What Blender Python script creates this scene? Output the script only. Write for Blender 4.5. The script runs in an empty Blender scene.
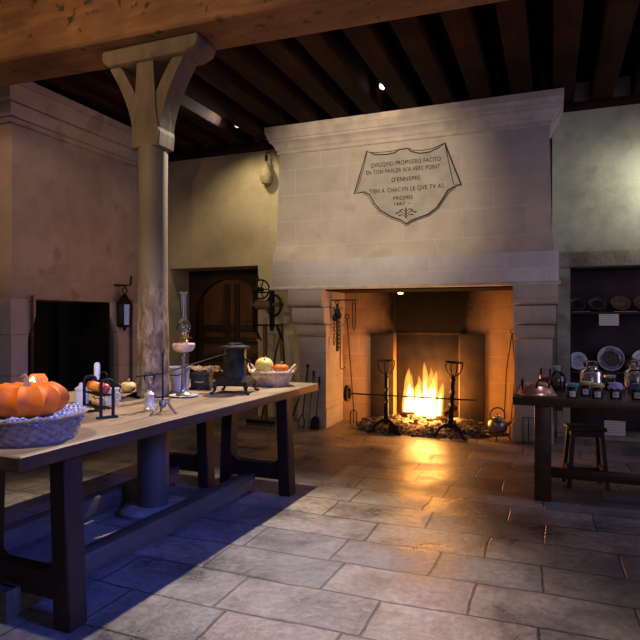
import bpy, bmesh, math, random
from math import sin, cos, pi, radians, sqrt, atan2
from mathutils import Vector, Matrix, noise
random.seed(7)
scene = bpy.context.scene
COL = scene.collection

# ------------------------------------------------------------------ materials
def _nt(name):
    m = bpy.data.materials.new(name); m.use_nodes = True
    nt = m.node_tree; nt.nodes.clear()
    out = nt.nodes.new('ShaderNodeOutputMaterial')
    b = nt.nodes.new('ShaderNodeBsdfPrincipled')
    nt.links.new(b.outputs[0], out.inputs[0])
    return m, nt, b, out
def nd(nt, typ, **kw):
    n = nt.nodes.new('ShaderNode' + typ)
    for k, v in kw.items():
        if k in n.inputs.keys(): n.inputs[k].default_value = v
        else: setattr(n, k, v)
    return n
def lk(nt, a, b): nt.links.new(a, b)
def rgb(c): return (c[0], c[1], c[2], 1.0)
def mixc(nt, fac, a, b, blend='MIX'):
    n = nt.nodes.new('ShaderNodeMix'); n.data_type = 'RGBA'; n.blend_type = blend
    def setin(i, v):
        if isinstance(v, (tuple, list)): n.inputs[i].default_value = rgb(v)
        elif isinstance(v, (int, float)): n.inputs[i].default_value = v
        else: nt.links.new(v, n.inputs[i])
    setin(0, fac); setin(6, a); setin(7, b)
    return n.outputs[2]
def ramp(nt, src, stops):
    r = nt.nodes.new('ShaderNodeValToRGB'); nt.links.new(src, r.inputs[0])
    el = r.color_ramp.elements
    while len(el) > 1: el.remove(el[0])
    el[0].position = stops[0][0]; el[0].color = rgb(stops[0][1])
    for p, c in stops[1:]:
        e = el.new(p); e.color = rgb(c)
    return r.outputs[0]
def G(v): return (v, v, v)
def coords(nt, scale=(1, 1, 1)):
    tc = nd(nt, 'TexCoord'); mp = nd(nt, 'Mapping'); mp.inputs['Scale'].default_value = scale
    lk(nt, tc.outputs['Object'], mp.inputs[0]); return mp.outputs[0]
def bump(nt, b, h, strength, dist=0.01, prev=None):
    n = nd(nt, 'Bump', Strength=strength, Distance=dist); lk(nt, h, n.inputs['Height'])
    if prev is not None: lk(nt, prev, n.inputs['Normal'])
    lk(nt, n.outputs[0], b.inputs['Normal']); return n.outputs[0]

def plain(name, c, rough=0.5, metal=0.0, var=0.25, scale=12, bmp=0.15, emis=None, es=0.0, trans=0.0, ior=1.45, coat=0):
    m, nt, b, _ = _nt(name)
    v = coords(nt)
    n = nd(nt, 'TexNoise', Scale=scale, Detail=5.0); lk(nt, v, n.inputs['Vector'])
    lo = tuple(x * (1 - var) for x in c); hi = tuple(min(1, x * (1 + var)) for x in c)
    lk(nt, ramp(nt, n.outputs[0], [(0.3, lo), (0.7, hi)]), b.inputs['Base Color'])
    b.inputs['Roughness'].default_value = rough; b.inputs['Metallic'].default_value = metal
    b.inputs['Transmission Weight'].default_value = trans; b.inputs['IOR'].default_value = ior
    if coat: b.inputs['Coat Weight'].default_value = coat
    if emis: b.inputs['Emission Color'].default_value = rgb(emis); b.inputs['Emission Strength'].default_value = es
    if bmp: bump(nt, b, n.outputs[0], bmp)
    return m

def wood(name, c1, c2, axis='Y', rough=0.6, bmp=0.4, spec=0.3, fine=1.0, knots=True, specks=False):
    m, nt, b, _ = _nt(name)
    s = {'X': (1.0, 5, 5), 'Y': (5, 1.0, 5), 'Z': (5, 5, 1.0)}[axis]
    v = coords(nt, tuple(q * fine for q in s))
    n = nd(nt, 'TexNoise', Scale=2.2, Detail=8.0, Roughness=0.65, Distortion=0.6); lk(nt, v, n.inputs['Vector'])
    v2 = coords(nt); n2 = nd(nt, 'TexNoise', Scale=2.3, Detail=3.0); lk(nt, v2, n2.inputs['Vector'])
    col = ramp(nt, n.outputs[0], [(0.2, c1), (0.52, tuple((p + q) / 2 for p, q in zip(c1, c2))), (0.84, c2)])
    col = mixc(nt, 0.6, col, ramp(nt, n2.outputs[0], [(0.35, G(0.5)), (0.65, G(1.15))]), 'MULTIPLY')
    if knots:
        vo = nd(nt, 'TexVoronoi', Scale=3.0); lk(nt, v2, vo.inputs['Vector'])
        col = mixc(nt, 1.0, col, ramp(nt, vo.outputs['Distance'], [(0.03, G(0.35)), (0.12, G(1))]), 'MULTIPLY')
    if specks:
        n4 = nd(nt, 'TexNoise', Scale=13.0, Detail=2.0); lk(nt, v2, n4.inputs['Vector'])
        col = mixc(nt, 1.0, col, ramp(nt, n4.outputs[0], [(0.63, G(1)), (0.70, G(0.3))]), 'MULTIPLY')
    lk(nt, col, b.inputs['Base Color'])
    b.inputs['Roughness'].default_value = rough; b.inputs['Specular IOR Level'].default_value = spec
    bump(nt, b, n.outputs[0], bmp, 0.012)
    return m

def stone(name, c1, c2, mortar, bw=0.75, bh=0.36, ms=0.006, rough=0.85, mfac=0.6, stain=0.35, bmp=0.35, spots=None, off=(0, 0, 0), soot=None):
    """ashlar blocks laid in courses: (x+y, z) drives the courses so every vertical face shows them"""
    m, nt, b, _ = _nt(name)
    tc = nd(nt, 'TexCoord'); sp = nd(nt, 'SeparateXYZ'); lk(nt, tc.outputs['Object'], sp.inputs[0])
    ad = nd(nt, 'Math', operation='ADD'); lk(nt, sp.outputs[0], ad.inputs[0]); lk(nt, sp.outputs[1], ad.inputs[1])
    cb = nd(nt, 'CombineXYZ'); lk(nt, ad.outputs[0], cb.inputs[0]); lk(nt, sp.outputs[2], cb.inputs[1])
    of = nd(nt, 'VectorMath', operation='ADD'); lk(nt, cb.outputs[0], of.inputs[0]); of.inputs[1].default_value = off
    nw = nd(nt, 'TexNoise', Scale=3.0, Detail=4.0); lk(nt, tc.outputs['Object'], nw.inputs['Vector'])
    wv = nd(nt, 'VectorMath', operation='SCALE'); lk(nt, nw.outputs['Color'], wv.inputs[0]); wv.inputs['Scale'].default_value = 0.02
    av = nd(nt, 'VectorMath', operation='ADD'); lk(nt, of.outputs[0], av.inputs[0]); lk(nt, wv.outputs[0], av.inputs[1])
    br = nd(nt, 'TexBrick', Scale=1.0); lk(nt, av.outputs[0], br.inputs['Vector'])
    br.inputs['Brick Width'].default_value = bw; br.inputs['Row Height'].default_value = bh
    br.inputs['Mortar Size'].default_value = ms; br.inputs['Mortar Smooth'].default_value = 0.3
    br.inputs['Color1'].default_value = rgb(c1); br.inputs['Color2'].default_value = rgb(c2); br.inputs['Mortar'].default_value = rgb(c1)
    n1 = nd(nt, 'TexNoise', Scale=1.6, Detail=7.0, Roughness=0.62); lk(nt, tc.outputs['Object'], n1.inputs['Vector'])
    n2 = nd(nt, 'TexNoise', Scale=28.0, Detail=4.0); lk(nt, tc.outputs['Object'], n2.inputs['Vector'])
    col = mixc(nt, 1.0, br.outputs['Color'], ramp(nt, n1.outputs[0], [(0.3, G(1 - stain)), (0.62, G(1.08))]), 'MULTIPLY')
    mf = nd(nt, 'Math', operation='MULTIPLY'); lk(nt, br.outputs['Fac'], mf.inputs[0]); mf.inputs[1].default_value = mfac
    col = mixc(nt, mf.outputs[0], col, mortar)
    if spots:
        n3 = nd(nt, 'TexNoise', Scale=3.4, Detail=2.0); lk(nt, tc.outputs['Object'], n3.inputs['Vector'])
        col = mixc(nt, ramp(nt, n3.outputs[0], [(0.62, G(0)), (0.72, G(0.6))]), col, spots)
    if soot:                        # smoke blackening: centre x, half width, start height, depth colour
        cx, hw, z0, dz = soot
        sx = nd(nt, 'Math', operation='SUBTRACT'); lk(nt, sp.outputs[0], sx.inputs[0]); sx.inputs[1].default_value = cx
        ax = nd(nt, 'Math', operation='ABSOLUTE'); lk(nt, sx.outputs[0], ax.inputs[0])
        nx = nd(nt, 'Math', operation='ADD'); lk(nt, ax.outputs[0], nx.inputs[0])
        ns = nd(nt, 'Math', operation='MULTIPLY'); lk(nt, n1.outputs[0], ns.inputs[0]); ns.inputs[1].default_value = 0.35
        lk(nt, ns.outputs[0], nx.inputs[1])
        fx = nd(nt, 'MapRange'); lk(nt, nx.outputs[0], fx.inputs[0])
        fx.inputs[1].default_value = hw + 0.32; fx.inputs[2].default_value = hw - 0.05; fx.inputs[3].default_value = 0; fx.inputs[4].default_value = 1
        fz = nd(nt, 'MapRange'); lk(nt, sp.outputs[2], fz.inputs[0])
        fz.inputs[1].default_value = z0; fz.inputs[2].default_value = z0 + dz; fz.inputs[3].default_value = 0.0; fz.inputs[4].default_value = 1
        mu = nd(nt, 'Math', operation='MULTIPLY'); lk(nt, fx.outputs[0], mu.inputs[0]); lk(nt, fz.outputs[0], mu.inputs[1])
        col = mixc(nt, mu.outputs[0], col, (0.012, 0.009, 0.007))
    lk(nt, col, b.inputs['Base Color'])
    b.inputs['Roughness'].default_value = rough; b.inputs['Specular IOR Level'].default_value = 0.25
    inv = nd(nt, 'Math', operation='MULTIPLY_ADD'); lk(nt, br.outputs['Fac'], inv.inputs[0]); inv.inputs[1].default_value = -0.5 * mfac; lk(nt, n2.outputs[0], inv.inputs[2])
    h = nd(nt, 'Math', operation='ADD'); lk(nt, inv.outputs[0], h.inputs[0]); lk(nt, n1.outputs[0], h.inputs[1])
    bump(nt, b, h.outputs[0], bmp, 0.015)
    return m

def flagstones(name):
    m, nt, b, _ = _nt(name)
    tc = nd(nt, 'TexCoord')
    nw = nd(nt, 'TexNoise', Scale=1.3, Detail=5.0); lk(nt, tc.outputs['Object'], nw.inputs['Vector'])
    wv = nd(nt, 'VectorMath', operation='SCALE'); lk(nt, nw.outputs['Color'], wv.inputs[0]); wv.inputs['Scale'].default_value = 0.09
    av = nd(nt, 'VectorMath', operation='ADD'); lk(nt, tc.outputs['Object'], av.inputs[0]); lk(nt, wv.outputs[0], av.inputs[1])
    br = nd(nt, 'TexBrick', Scale=1.0); lk(nt, av.outputs[0], br.inputs['Vector'])
    br.offset = 0.43; br.squash = 0.78; br.squash_frequency = 3
    br.inputs['Brick Width'].default_value = 0.74; br.inputs['Row Height'].default_value = 0.36
    br.inputs['Mortar Size'].default_value = 0.0075; br.inputs['Mortar Smooth'].default_value = 0.35
    br.inputs['Color1'].default_value = rgb((0.40, 0.32, 0.24)); br.inputs['Color2'].default_value = rgb((0.18, 0.172, 0.178))
    br.inputs['Mortar'].default_value = rgb((0.07, 0.06, 0.05))
    n1 = nd(nt, 'TexNoise', Scale=2.0, Detail=8.0, Roughness=0.7); lk(nt, tc.outputs['Object'], n1.inputs['Vector'])
    n2 = nd(nt, 'TexNoise', Scale=24.0, Detail=8.0, Roughness=0.7); lk(nt, tc.outputs['Object'], n2.inputs['Vector'])
    n3 = nd(nt, 'TexNoise', Scale=0.8, Detail=3.0); lk(nt, tc.outputs['Object'], n3.inputs['Vector'])
    col = mixc(nt, 1.0, br.outputs['Color'], ramp(nt, n1.outputs[0], [(0.36, G(0.42)), (0.58, G(1.15))]), 'MULTIPLY')
    col = mixc(nt, 0.9, col, ramp(nt, n2.outputs[0], [(0.32, G(0.5)), (0.6, G(1.12))]), 'MULTIPLY')
    col = mixc(nt, ramp(nt, n3.outputs[0], [(0.45, G(0)), (0.7, G(0.5))]), col, (0.12, 0.115, 0.12))
    lk(nt, col, b.inputs['Base Color'])
    lk(nt, ramp(nt, n1.outputs[0], [(0.35, G(0.24)), (0.65, G(0.55))]), b.inputs['Roughness'])
    b.inputs['Specular IOR Level'].default_value = 0.55
    h = nd(nt, 'Math', operation='MULTIPLY_ADD'); lk(nt, br.outputs['Fac'], h.inputs[0]); h.inputs[1].default_value = -0.9; lk(nt, n1.outputs[0], h.inputs[2])
    h2 = nd(nt, 'Math', operation='MULTIPLY_ADD'); lk(nt, n2.outputs[0], h2.inputs[0]); h2.inputs[1].default_value = 0.35; lk(nt, h.outputs[0], h2.inputs[2])
    bump(nt, b, h2.outputs[0], 0.75, 0.02)
    return m

def glass(name, c=(1, 1, 1), rough=0.04):
    """thin clear glass: see-through, mirror-like towards the rims"""
    m = bpy.data.materials.new(name); m.use_nodes = True; nt = m.node_tree; nt.nodes.clear()
    out = nt.nodes.new('ShaderNodeOutputMaterial'); mx = nt.nodes.new('ShaderNodeMixShader')
    tr = nt.nodes.new('ShaderNodeBsdfTransparent'); gl = nt.nodes.new('ShaderNodeBsdfGlossy')
    tr.inputs[0].default_value = rgb(c); gl.inputs['Color'].default_value = (1, 1, 1, 1); gl.inputs['Roughness'].default_value = rough
    fr = nd(nt, 'Fresnel', IOR=1.55); n = nd(nt, 'TexNoise', Scale=9.0); lk(nt, coords(nt), n.inputs['Vector'])
    f = nd(nt, 'Math', operation='MULTIPLY_ADD'); lk(nt, n.outputs[0], f.inputs[0]); f.inputs[1].default_value = .10; lk(nt, fr.outputs[0], f.inputs[2])
    lk(nt, f.outputs[0], mx.inputs[0]); lk(nt, tr.outputs[0], mx.inputs[1]); lk(nt, gl.outputs[0], mx.inputs[2]); lk(nt, mx.outputs[0], out.inputs[0])
    return m

def checkcloth(name, a, bcol, scale=40):
    m, nt, b, _ = _nt(name)
    v = coords(nt); n = nd(nt, 'TexNoise', Scale=3.0); lk(nt, v, n.inputs['Vector'])
    ck = nd(nt, 'TexChecker', Scale=scale); lk(nt, v, ck.inputs[0])
    ck.inputs[1].default_value = rgb(a); ck.inputs[2].default_value = rgb(bcol)
    lk(nt, ck.outputs[0], b.inputs['Base Color']); b.inputs['Roughness'].default_value = 0.9
    return m

def emit_volume(name, c, s):
    m = bpy.data.materials.new(name); m.use_nodes = True; nt = m.node_tree; nt.nodes.clear()
    out = nt.nodes.new('ShaderNodeOutputMaterial'); e = nt.nodes.new('ShaderNodeEmission')
    e.inputs[0].default_value = rgb(c); e.inputs[1].default_value = s
    nt.links.new(e.outputs[0], out.inputs['Volume']); return m

IRON = plain('wrought_iron', (0.022, 0.020, 0.020), 0.55, 0.7, 0.4, 30, 0.2)
BLACKIRON = plain('cast_iron', (0.018, 0.018, 0.020), 0.42, 0.5, 0.4, 24, 0.15)
RUST = plain('rusty_iron', (0.10, 0.055, 0.03), 0.65, 0.5, 0.5, 22, 0.3)
STEEL = plain('worn_steel', (0.27, 0.26, 0.25), 0.35, 0.9, 0.25, 18, 0.1)
TIN = plain('tin_plate', (0.66, 0.64, 0.63), 0.42, 0.6, 0.2, 18, 0.08)
COPPER = plain('polished_copper', (0.80, 0.38, 0.24), 0.33, 0.75, 0.25, 9, 0.08)
BRASS = plain('aged_brass', (0.32, 0.22, 0.09), 0.35, 0.85, 0.3, 20, 0.1)
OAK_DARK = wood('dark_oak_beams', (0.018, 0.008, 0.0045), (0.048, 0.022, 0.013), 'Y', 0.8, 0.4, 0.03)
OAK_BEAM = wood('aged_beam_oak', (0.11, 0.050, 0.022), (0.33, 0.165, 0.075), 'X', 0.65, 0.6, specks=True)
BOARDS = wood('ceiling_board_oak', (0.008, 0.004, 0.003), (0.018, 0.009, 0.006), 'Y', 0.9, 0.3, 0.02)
POST_WOOD = wood('weathered_post_oak', (0.08, 0.058, 0.04), (0.21, 0.155, 0.11), 'Z', 0.7, 0.5)
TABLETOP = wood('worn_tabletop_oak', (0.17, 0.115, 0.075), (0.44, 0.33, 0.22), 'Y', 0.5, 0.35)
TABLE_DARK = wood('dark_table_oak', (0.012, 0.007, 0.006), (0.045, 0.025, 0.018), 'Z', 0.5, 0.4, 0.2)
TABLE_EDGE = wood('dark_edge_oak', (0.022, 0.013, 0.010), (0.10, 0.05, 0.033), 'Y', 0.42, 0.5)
BEAM_FLOOR = wood('floor_stretcher_oak', (0.035, 0.028, 0.024), (0.13, 0.095, 0.075), 'Y', 0.6, 0.5)
RTABLE = wood('dark_walnut_table', (0.035, 0.019, 0.012), (0.10, 0.052, 0.032), 'X', 0.35, 0.3)
STOOLW = wood('dark_stool_wood', (0.025, 0.014, 0.011), (0.07, 0.038, 0.028), 'Z', 0.5, 0.3)
DOORW = wood('door_oak', (0.09, 0.042, 0.02), (0.24, 0.115, 0.055), 'Z', 0.55, 0.4)
DOORD = wood('door_frame_oak', (0.025, 0.013, 0.008), (0.075, 0.038, 0.02), 'Z', 0.6, 0.4)
POLEW = wood('pole_wood', (0.14, 0.08, 0.045), (0.30, 0.18, 0.10), 'Z', 0.6, 0.2)
HOOD = stone('hood_limestone', (0.60, 0.53, 0.45), (0.54, 0.48, 0.42), (0.70, 0.63, 0.53), 0.72, 0.34, 0.006, 0.8, 0.45, 0.22, 0.22, spots=(0.46, 0.38, 0.32))
LINTEL = stone('lintel_limestone', (0.64, 0.60, 0.60), (0.58, 0.55, 0.56), (0.76, 0.70, 0.62), 0.86, 0.6, 0.006, 0.8, 0.45, 0.25, 0.22, off=(0.25, 0.42, 0))
MOULD = plain('moulded_limestone', (0.58, 0.50, 0.42), 0.8, 0, 0.2, 5, 0.25)
JAMB = stone('jamb_limestone', (0.50, 0.44, 0.38), (0.44, 0.39, 0.35), (0.26, 0.22, 0.19), 0.9, 0.33, 0.005, 0.8, 0.5, 0.3, 0.3)
HEARTH = stone('hearth_stone', (0.52, 0.36, 0.20), (0.45, 0.30, 0.17), (0.66, 0.50, 0.30), 0.62, 0.31, 0.006, 0.85, 0.5, 0.3, 0.3, soot=(-1.53, 0.72, 1.0, 0.5))
PLASTER = stone('lime_plaster_left', (0.62, 0.54, 0.37), (0.60, 0.52, 0.36), (0.48, 0.42, 0.30), 1.5, 0.75, 0.003, 0.9, 0.3, 0.3, 0.2)
PLASTER_R = stone('lime_plaster_right', (0.58, 0.56, 0.42), (0.52, 0.52, 0.40), (0.44, 0.43, 0.34), 1.4, 0.55, 0.003, 0.9, 0.3, 0.45, 0.35, spots=(0.34, 0.33, 0.24))
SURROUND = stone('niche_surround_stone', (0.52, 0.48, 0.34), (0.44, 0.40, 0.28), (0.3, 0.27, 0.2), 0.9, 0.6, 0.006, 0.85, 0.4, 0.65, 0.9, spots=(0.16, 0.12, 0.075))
LEFTSTONE = stone('left_hood_stone', (0.46, 0.37, 0.33), (0.43, 0.35, 0.32), (0.34, 0.28, 0.25), 1.1, 0.62, 0.005, 0.85, 0.5, 0.3, 0.3, spots=(0.27, 0.19, 0.15))
LEFTJAMB = stone('left_jamb_stone', (0.52, 0.46, 0.45), (0.47, 0.42, 0.41), (0.20, 0.17, 0.16), 1.5, 0.42, 0.006, 0.8, 0.7, 0.25, 0.3)
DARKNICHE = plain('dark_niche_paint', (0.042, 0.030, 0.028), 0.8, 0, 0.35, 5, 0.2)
SOOT = plain('soot_black', (0.006, 0.005, 0.005), 1.0, 0, 0.4, 9, 0.3)
SLAB = plain('smoked_slab', (0.05, 0.031, 0.019), 0.7, 0, 0.4, 5, 0.2)
FIREBACK = plain('iron_fireback', (0.034, 0.023, 0.015), 0.6, 0.3, 0.4, 7, 0.2)
GRANITE = plain('rough_plinth_stone', (0.22, 0.20, 0.185), 0.9, 0, 0.4, 14, 0.8)
FLOOR = flagstones('worn_flagstones')
INK = plain('black_paint', (0.05, 0.04, 0.035), 0.9, 0, 0.3, 30, 0)
PANEL = plain('inscription_ground', (0.46, 0.42, 0.37), 0.85, 0, 0.18, 6, 0.2)
WICKER = plain('grey_wicker', (0.24, 0.185, 0.15), 0.7, 0, 0.35, 40, 0.3)
WICKER_L = plain('pale_wicker', (0.66, 0.50, 0.34), 0.65, 0, 0.25, 40, 0.3)
CLOTH = checkcloth('blue_check_cloth', (0.025, 0.05, 0.30), (0.42, 0.47, 0.68), 70)
CLOTH2 = checkcloth('navy_gingham', (0.03, 0.04, 0.16), (0.75, 0.72, 0.70), 80)
PUMPKIN = plain('pumpkin_skin', (0.68, 0.135, 0.004), 0.6, 0, 0.3, 7, 0.15)
STEMM = plain('dry_stem', (0.28, 0.19, 0.11), 0.8, 0, 0.3, 30, 0.4)
REDAP = plain('red_apple_skin', (0.62, 0.10, 0.06), 0.3, 0, 0.5, 14, 0.05)
ORANGEF = plain('orange_fruit_skin', (0.85, 0.33, 0.04), 0.4, 0, 0.2, 40, 0.2)
YELAP = plain('yellow_apple_skin', (0.72, 0.58, 0.16), 0.35, 0, 0.25, 10, 0.05)
BEIGE = plain('beige_gourd_skin', (0.66, 0.50, 0.30), 0.45, 0, 0.25, 8, 0.1)
WAX = plain('white_wax', (0.85, 0.82, 0.76), 0.5, 0, 0.05, 10, 0.02)
ENAMEL = plain('white_enamel', (0.68, 0.66, 0.63), 0.35, 0, 0.12, 8, 0.05)
NAVY = plain('navy_enamel', (0.015, 0.018, 0.035), 0.35, 0, 0.3, 8, 0.05)
STRAW = plain('dried_flowers', (0.45, 0.33, 0.24), 0.8, 0, 0.5, 30, 0.2)
GLASS = glass('clear_glass', (0.90, 0.91, 0.95))
GLASSW = plain('pale_amber_glass', (0.72, 0.52, 0.36), 0.12, 0, 0.3, 14, 0.1, coat=0.6)
AMBERG = plain('amber_glass', (0.75, 0.22, 0.05), 0.12, 0, 0.3, 20, 0.1, emis=(1, 0.33, 0.06), es=0.35)
GLOW = plain('candle_glow', (1, 0.6, 0.2), 0.5, 0, 0.05, 10, 0, emis=(1, 0.5, 0.14), es=22.0)
DARKLIQ = plain('dark_preserve', (0.022, 0.015, 0.018), 0.2, 0, 0.5, 18, 0.05)
AMBERLIQ = plain('amber_liquor', (0.55, 0.20, 0.05), 0.15, 0, 0.3, 18, 0.05)
BEAN = plain('brown_grain', (0.30, 0.21, 0.15), 0.6, 0, 0.5, 60, 0.5)
TEAL = plain('teal_lid', (0.10, 0.28, 0.34), 0.4, 0, 0.2, 20, 0.05)
YLID = plain('straw_yellow_lid', (0.55, 0.45, 0.18), 0.5, 0, 0.2, 20, 0.05)
TANLID = plain('tan_lid', (0.60, 0.42, 0.24), 0.5, 0, 0.2, 20, 0.05)
LILAC = plain('lilac_cloth_cap', (0.34, 0.28, 0.46), 0.8, 0, 0.25, 40, 0.2)
BLKLID = plain('dark_lid', (0.05, 0.05, 0.07), 0.4, 0, 0.2, 20, 0.05)
PAPER = plain('white_paper', (0.72, 0.70, 0.66), 0.8, 0, 0.06, 10, 0.02)
INKG = plain('grey_ink', (0.42, 0.41, 0.40), 0.9, 0, 0.1, 10, 0)
CHINA = plain('white_china', (0.70, 0.70, 0.74), 0.2, 0, 0.08, 10, 0, coat=0.5)
BLUECH = plain('blue_china', (0.16, 0.18, 0.27), 0.25, 0, 0.8, 26, 0, coat=0.5)
BROWNPL = plain('brown_earthenware', (0.055, 0.036, 0.028), 0.4, 0, 0.5, 24, 0.1)
TERRA = plain('terracotta_ware', (0.12, 0.06, 0.04), 0.5, 0, 0.3, 20, 0.1)
SPOTB = plain('spot_housing_black', (0.015, 0.015, 0.016), 0.4, 0.3, 0.2, 20, 0)
SPOTE = plain('spot_lens', (1, 1, 1), 0.3, 0, 0.02, 10, 0, emis=(0.95, 0.95, 1.0), es=28.0)
BULBE = plain('ember_lamp_lens', (1, 0.6, 0.2), 0.4, 0, 0.02, 10, 0, emis=(1, 0.42, 0.08), es=14.0)
SACK = plain('jute_sack', (0.34, 0.29, 0.19), 0.9, 0, 0.3, 30, 0.4)
LOGM = wood('charred_log', (0.008, 0.005, 0.004), (0.04, 0.02, 0.012), 'X', 0.85, 0.8)

def post_shaft_mat():
    m, nt, b, _ = _nt('peeling_post')
    v = coords(nt)
    tc = nd(nt, 'TexCoord'); sp = nd(nt, 'SeparateXYZ'); lk(nt, tc.outputs['Object'], sp.inputs[0])
    n1 = nd(nt, 'TexNoise', Scale=16.0, Detail=7.0, Roughness=0.7, Distortion=0.5)
    mp = nd(nt, 'Mapping'); mp.inputs['Scale'].default_value = (1, 1, 0.45); lk(nt, tc.outputs['Object'], mp.inputs[0]); lk(nt, mp.outputs[0], n1.inputs['Vector'])
    n2 = nd(nt, 'TexNoise', Scale=2.5, Detail=4.0); lk(nt, v, n2.inputs['Vector'])
    smooth = ramp(nt, n2.outputs[0], [(0.3, (0.115, 0.09, 0.066)), (0.7, (0.18, 0.145, 0.105))])
    rough = ramp(nt, n1.outputs[0], [(0.38, (0.08, 0.05, 0.03)), (0.52, (0.24, 0.165, 0.095)), (0.68, (0.50, 0.42, 0.34))])
    zz = nd(nt, 'MultiplyAdd') if False else nd(nt, 'Math', operation='MULTIPLY_ADD')
    lk(nt, n2.outputs[0], zz.inputs[0]); zz.inputs[1].default_value = 0.9; lk(nt, sp.outputs[2], zz.inputs[2])
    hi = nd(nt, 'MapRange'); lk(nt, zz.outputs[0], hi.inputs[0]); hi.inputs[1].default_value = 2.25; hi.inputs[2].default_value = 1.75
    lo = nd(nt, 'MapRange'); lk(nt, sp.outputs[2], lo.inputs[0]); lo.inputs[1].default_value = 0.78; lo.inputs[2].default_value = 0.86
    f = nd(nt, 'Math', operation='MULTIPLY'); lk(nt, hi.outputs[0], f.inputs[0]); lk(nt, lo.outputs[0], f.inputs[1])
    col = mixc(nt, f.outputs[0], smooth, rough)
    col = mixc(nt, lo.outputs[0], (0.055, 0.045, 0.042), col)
    lk(nt, col, b.inputs['Base Color']); b.inputs['Roughness'].default_value = 0.6
    h = nd(nt, 'Math', operation='MULTIPLY'); lk(nt, n1.outputs[0], h.inputs[0]); lk(nt, f.outputs[0], h.inputs[1])
    bump(nt, b, h.outputs[0], 0.9, 0.03)
    return m
SHAFT = post_shaft_mat()

def ash_mat():
    m, nt, b, _ = _nt('ash_and_embers')
    v = coords(nt)
    n1 = nd(nt, 'TexNoise', Scale=22.0, Detail=6.0, Roughness=0.7); lk(nt, v, n1.inputs['Vector'])
    n2 = nd(nt, 'TexNoise', Scale=9.0, Detail=5.0); lk(nt, v, n2.inputs['Vector'])
    lk(nt, ramp(nt, n1.outputs[0], [(0.38, (0.012, 0.010, 0.010)), (0.52, (0.11, 0.097, 0.09)), (0.66, (0.42, 0.37, 0.34))]), b.inputs['Base Color'])
    b.inputs['Roughness'].default_value = 0.95
    tc = nd(nt, 'TexCoord'); d = nd(nt, 'VectorMath', operation='DISTANCE'); lk(nt, tc.outputs['Object'], d.inputs[0]); d.inputs[1].default_value = (-0.02, 0.12, 0.1)
    mr = nd(nt, 'MapRange'); lk(nt, d.outputs['Value'], mr.inputs[0]); mr.inputs[1].default_value = 0.52; mr.inputs[2].default_value = 0.22
    em = ramp(nt, n2.outputs[0], [(0.5, G(0)), (0.62, G(1))])
    mu = nd(nt, 'Math', operation='MULTIPLY'); lk(nt, em, mu.inputs[0]); lk(nt, mr.outputs[0], mu.inputs[1])
    st = nd(nt, 'Math', operation='MULTIPLY'); lk(nt, mu.outputs[0], st.inputs[0]); st.inputs[1].default_value = 7.0
    b.inputs['Emission Color'].default_value = (1, 0.30, 0.05, 1); lk(nt, st.outputs[0], b.inputs['Emission Strength'])
    bump(nt, b, n1.outputs[0], 0.8, 0.02)
    return m
ASH = ash_mat()

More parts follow.
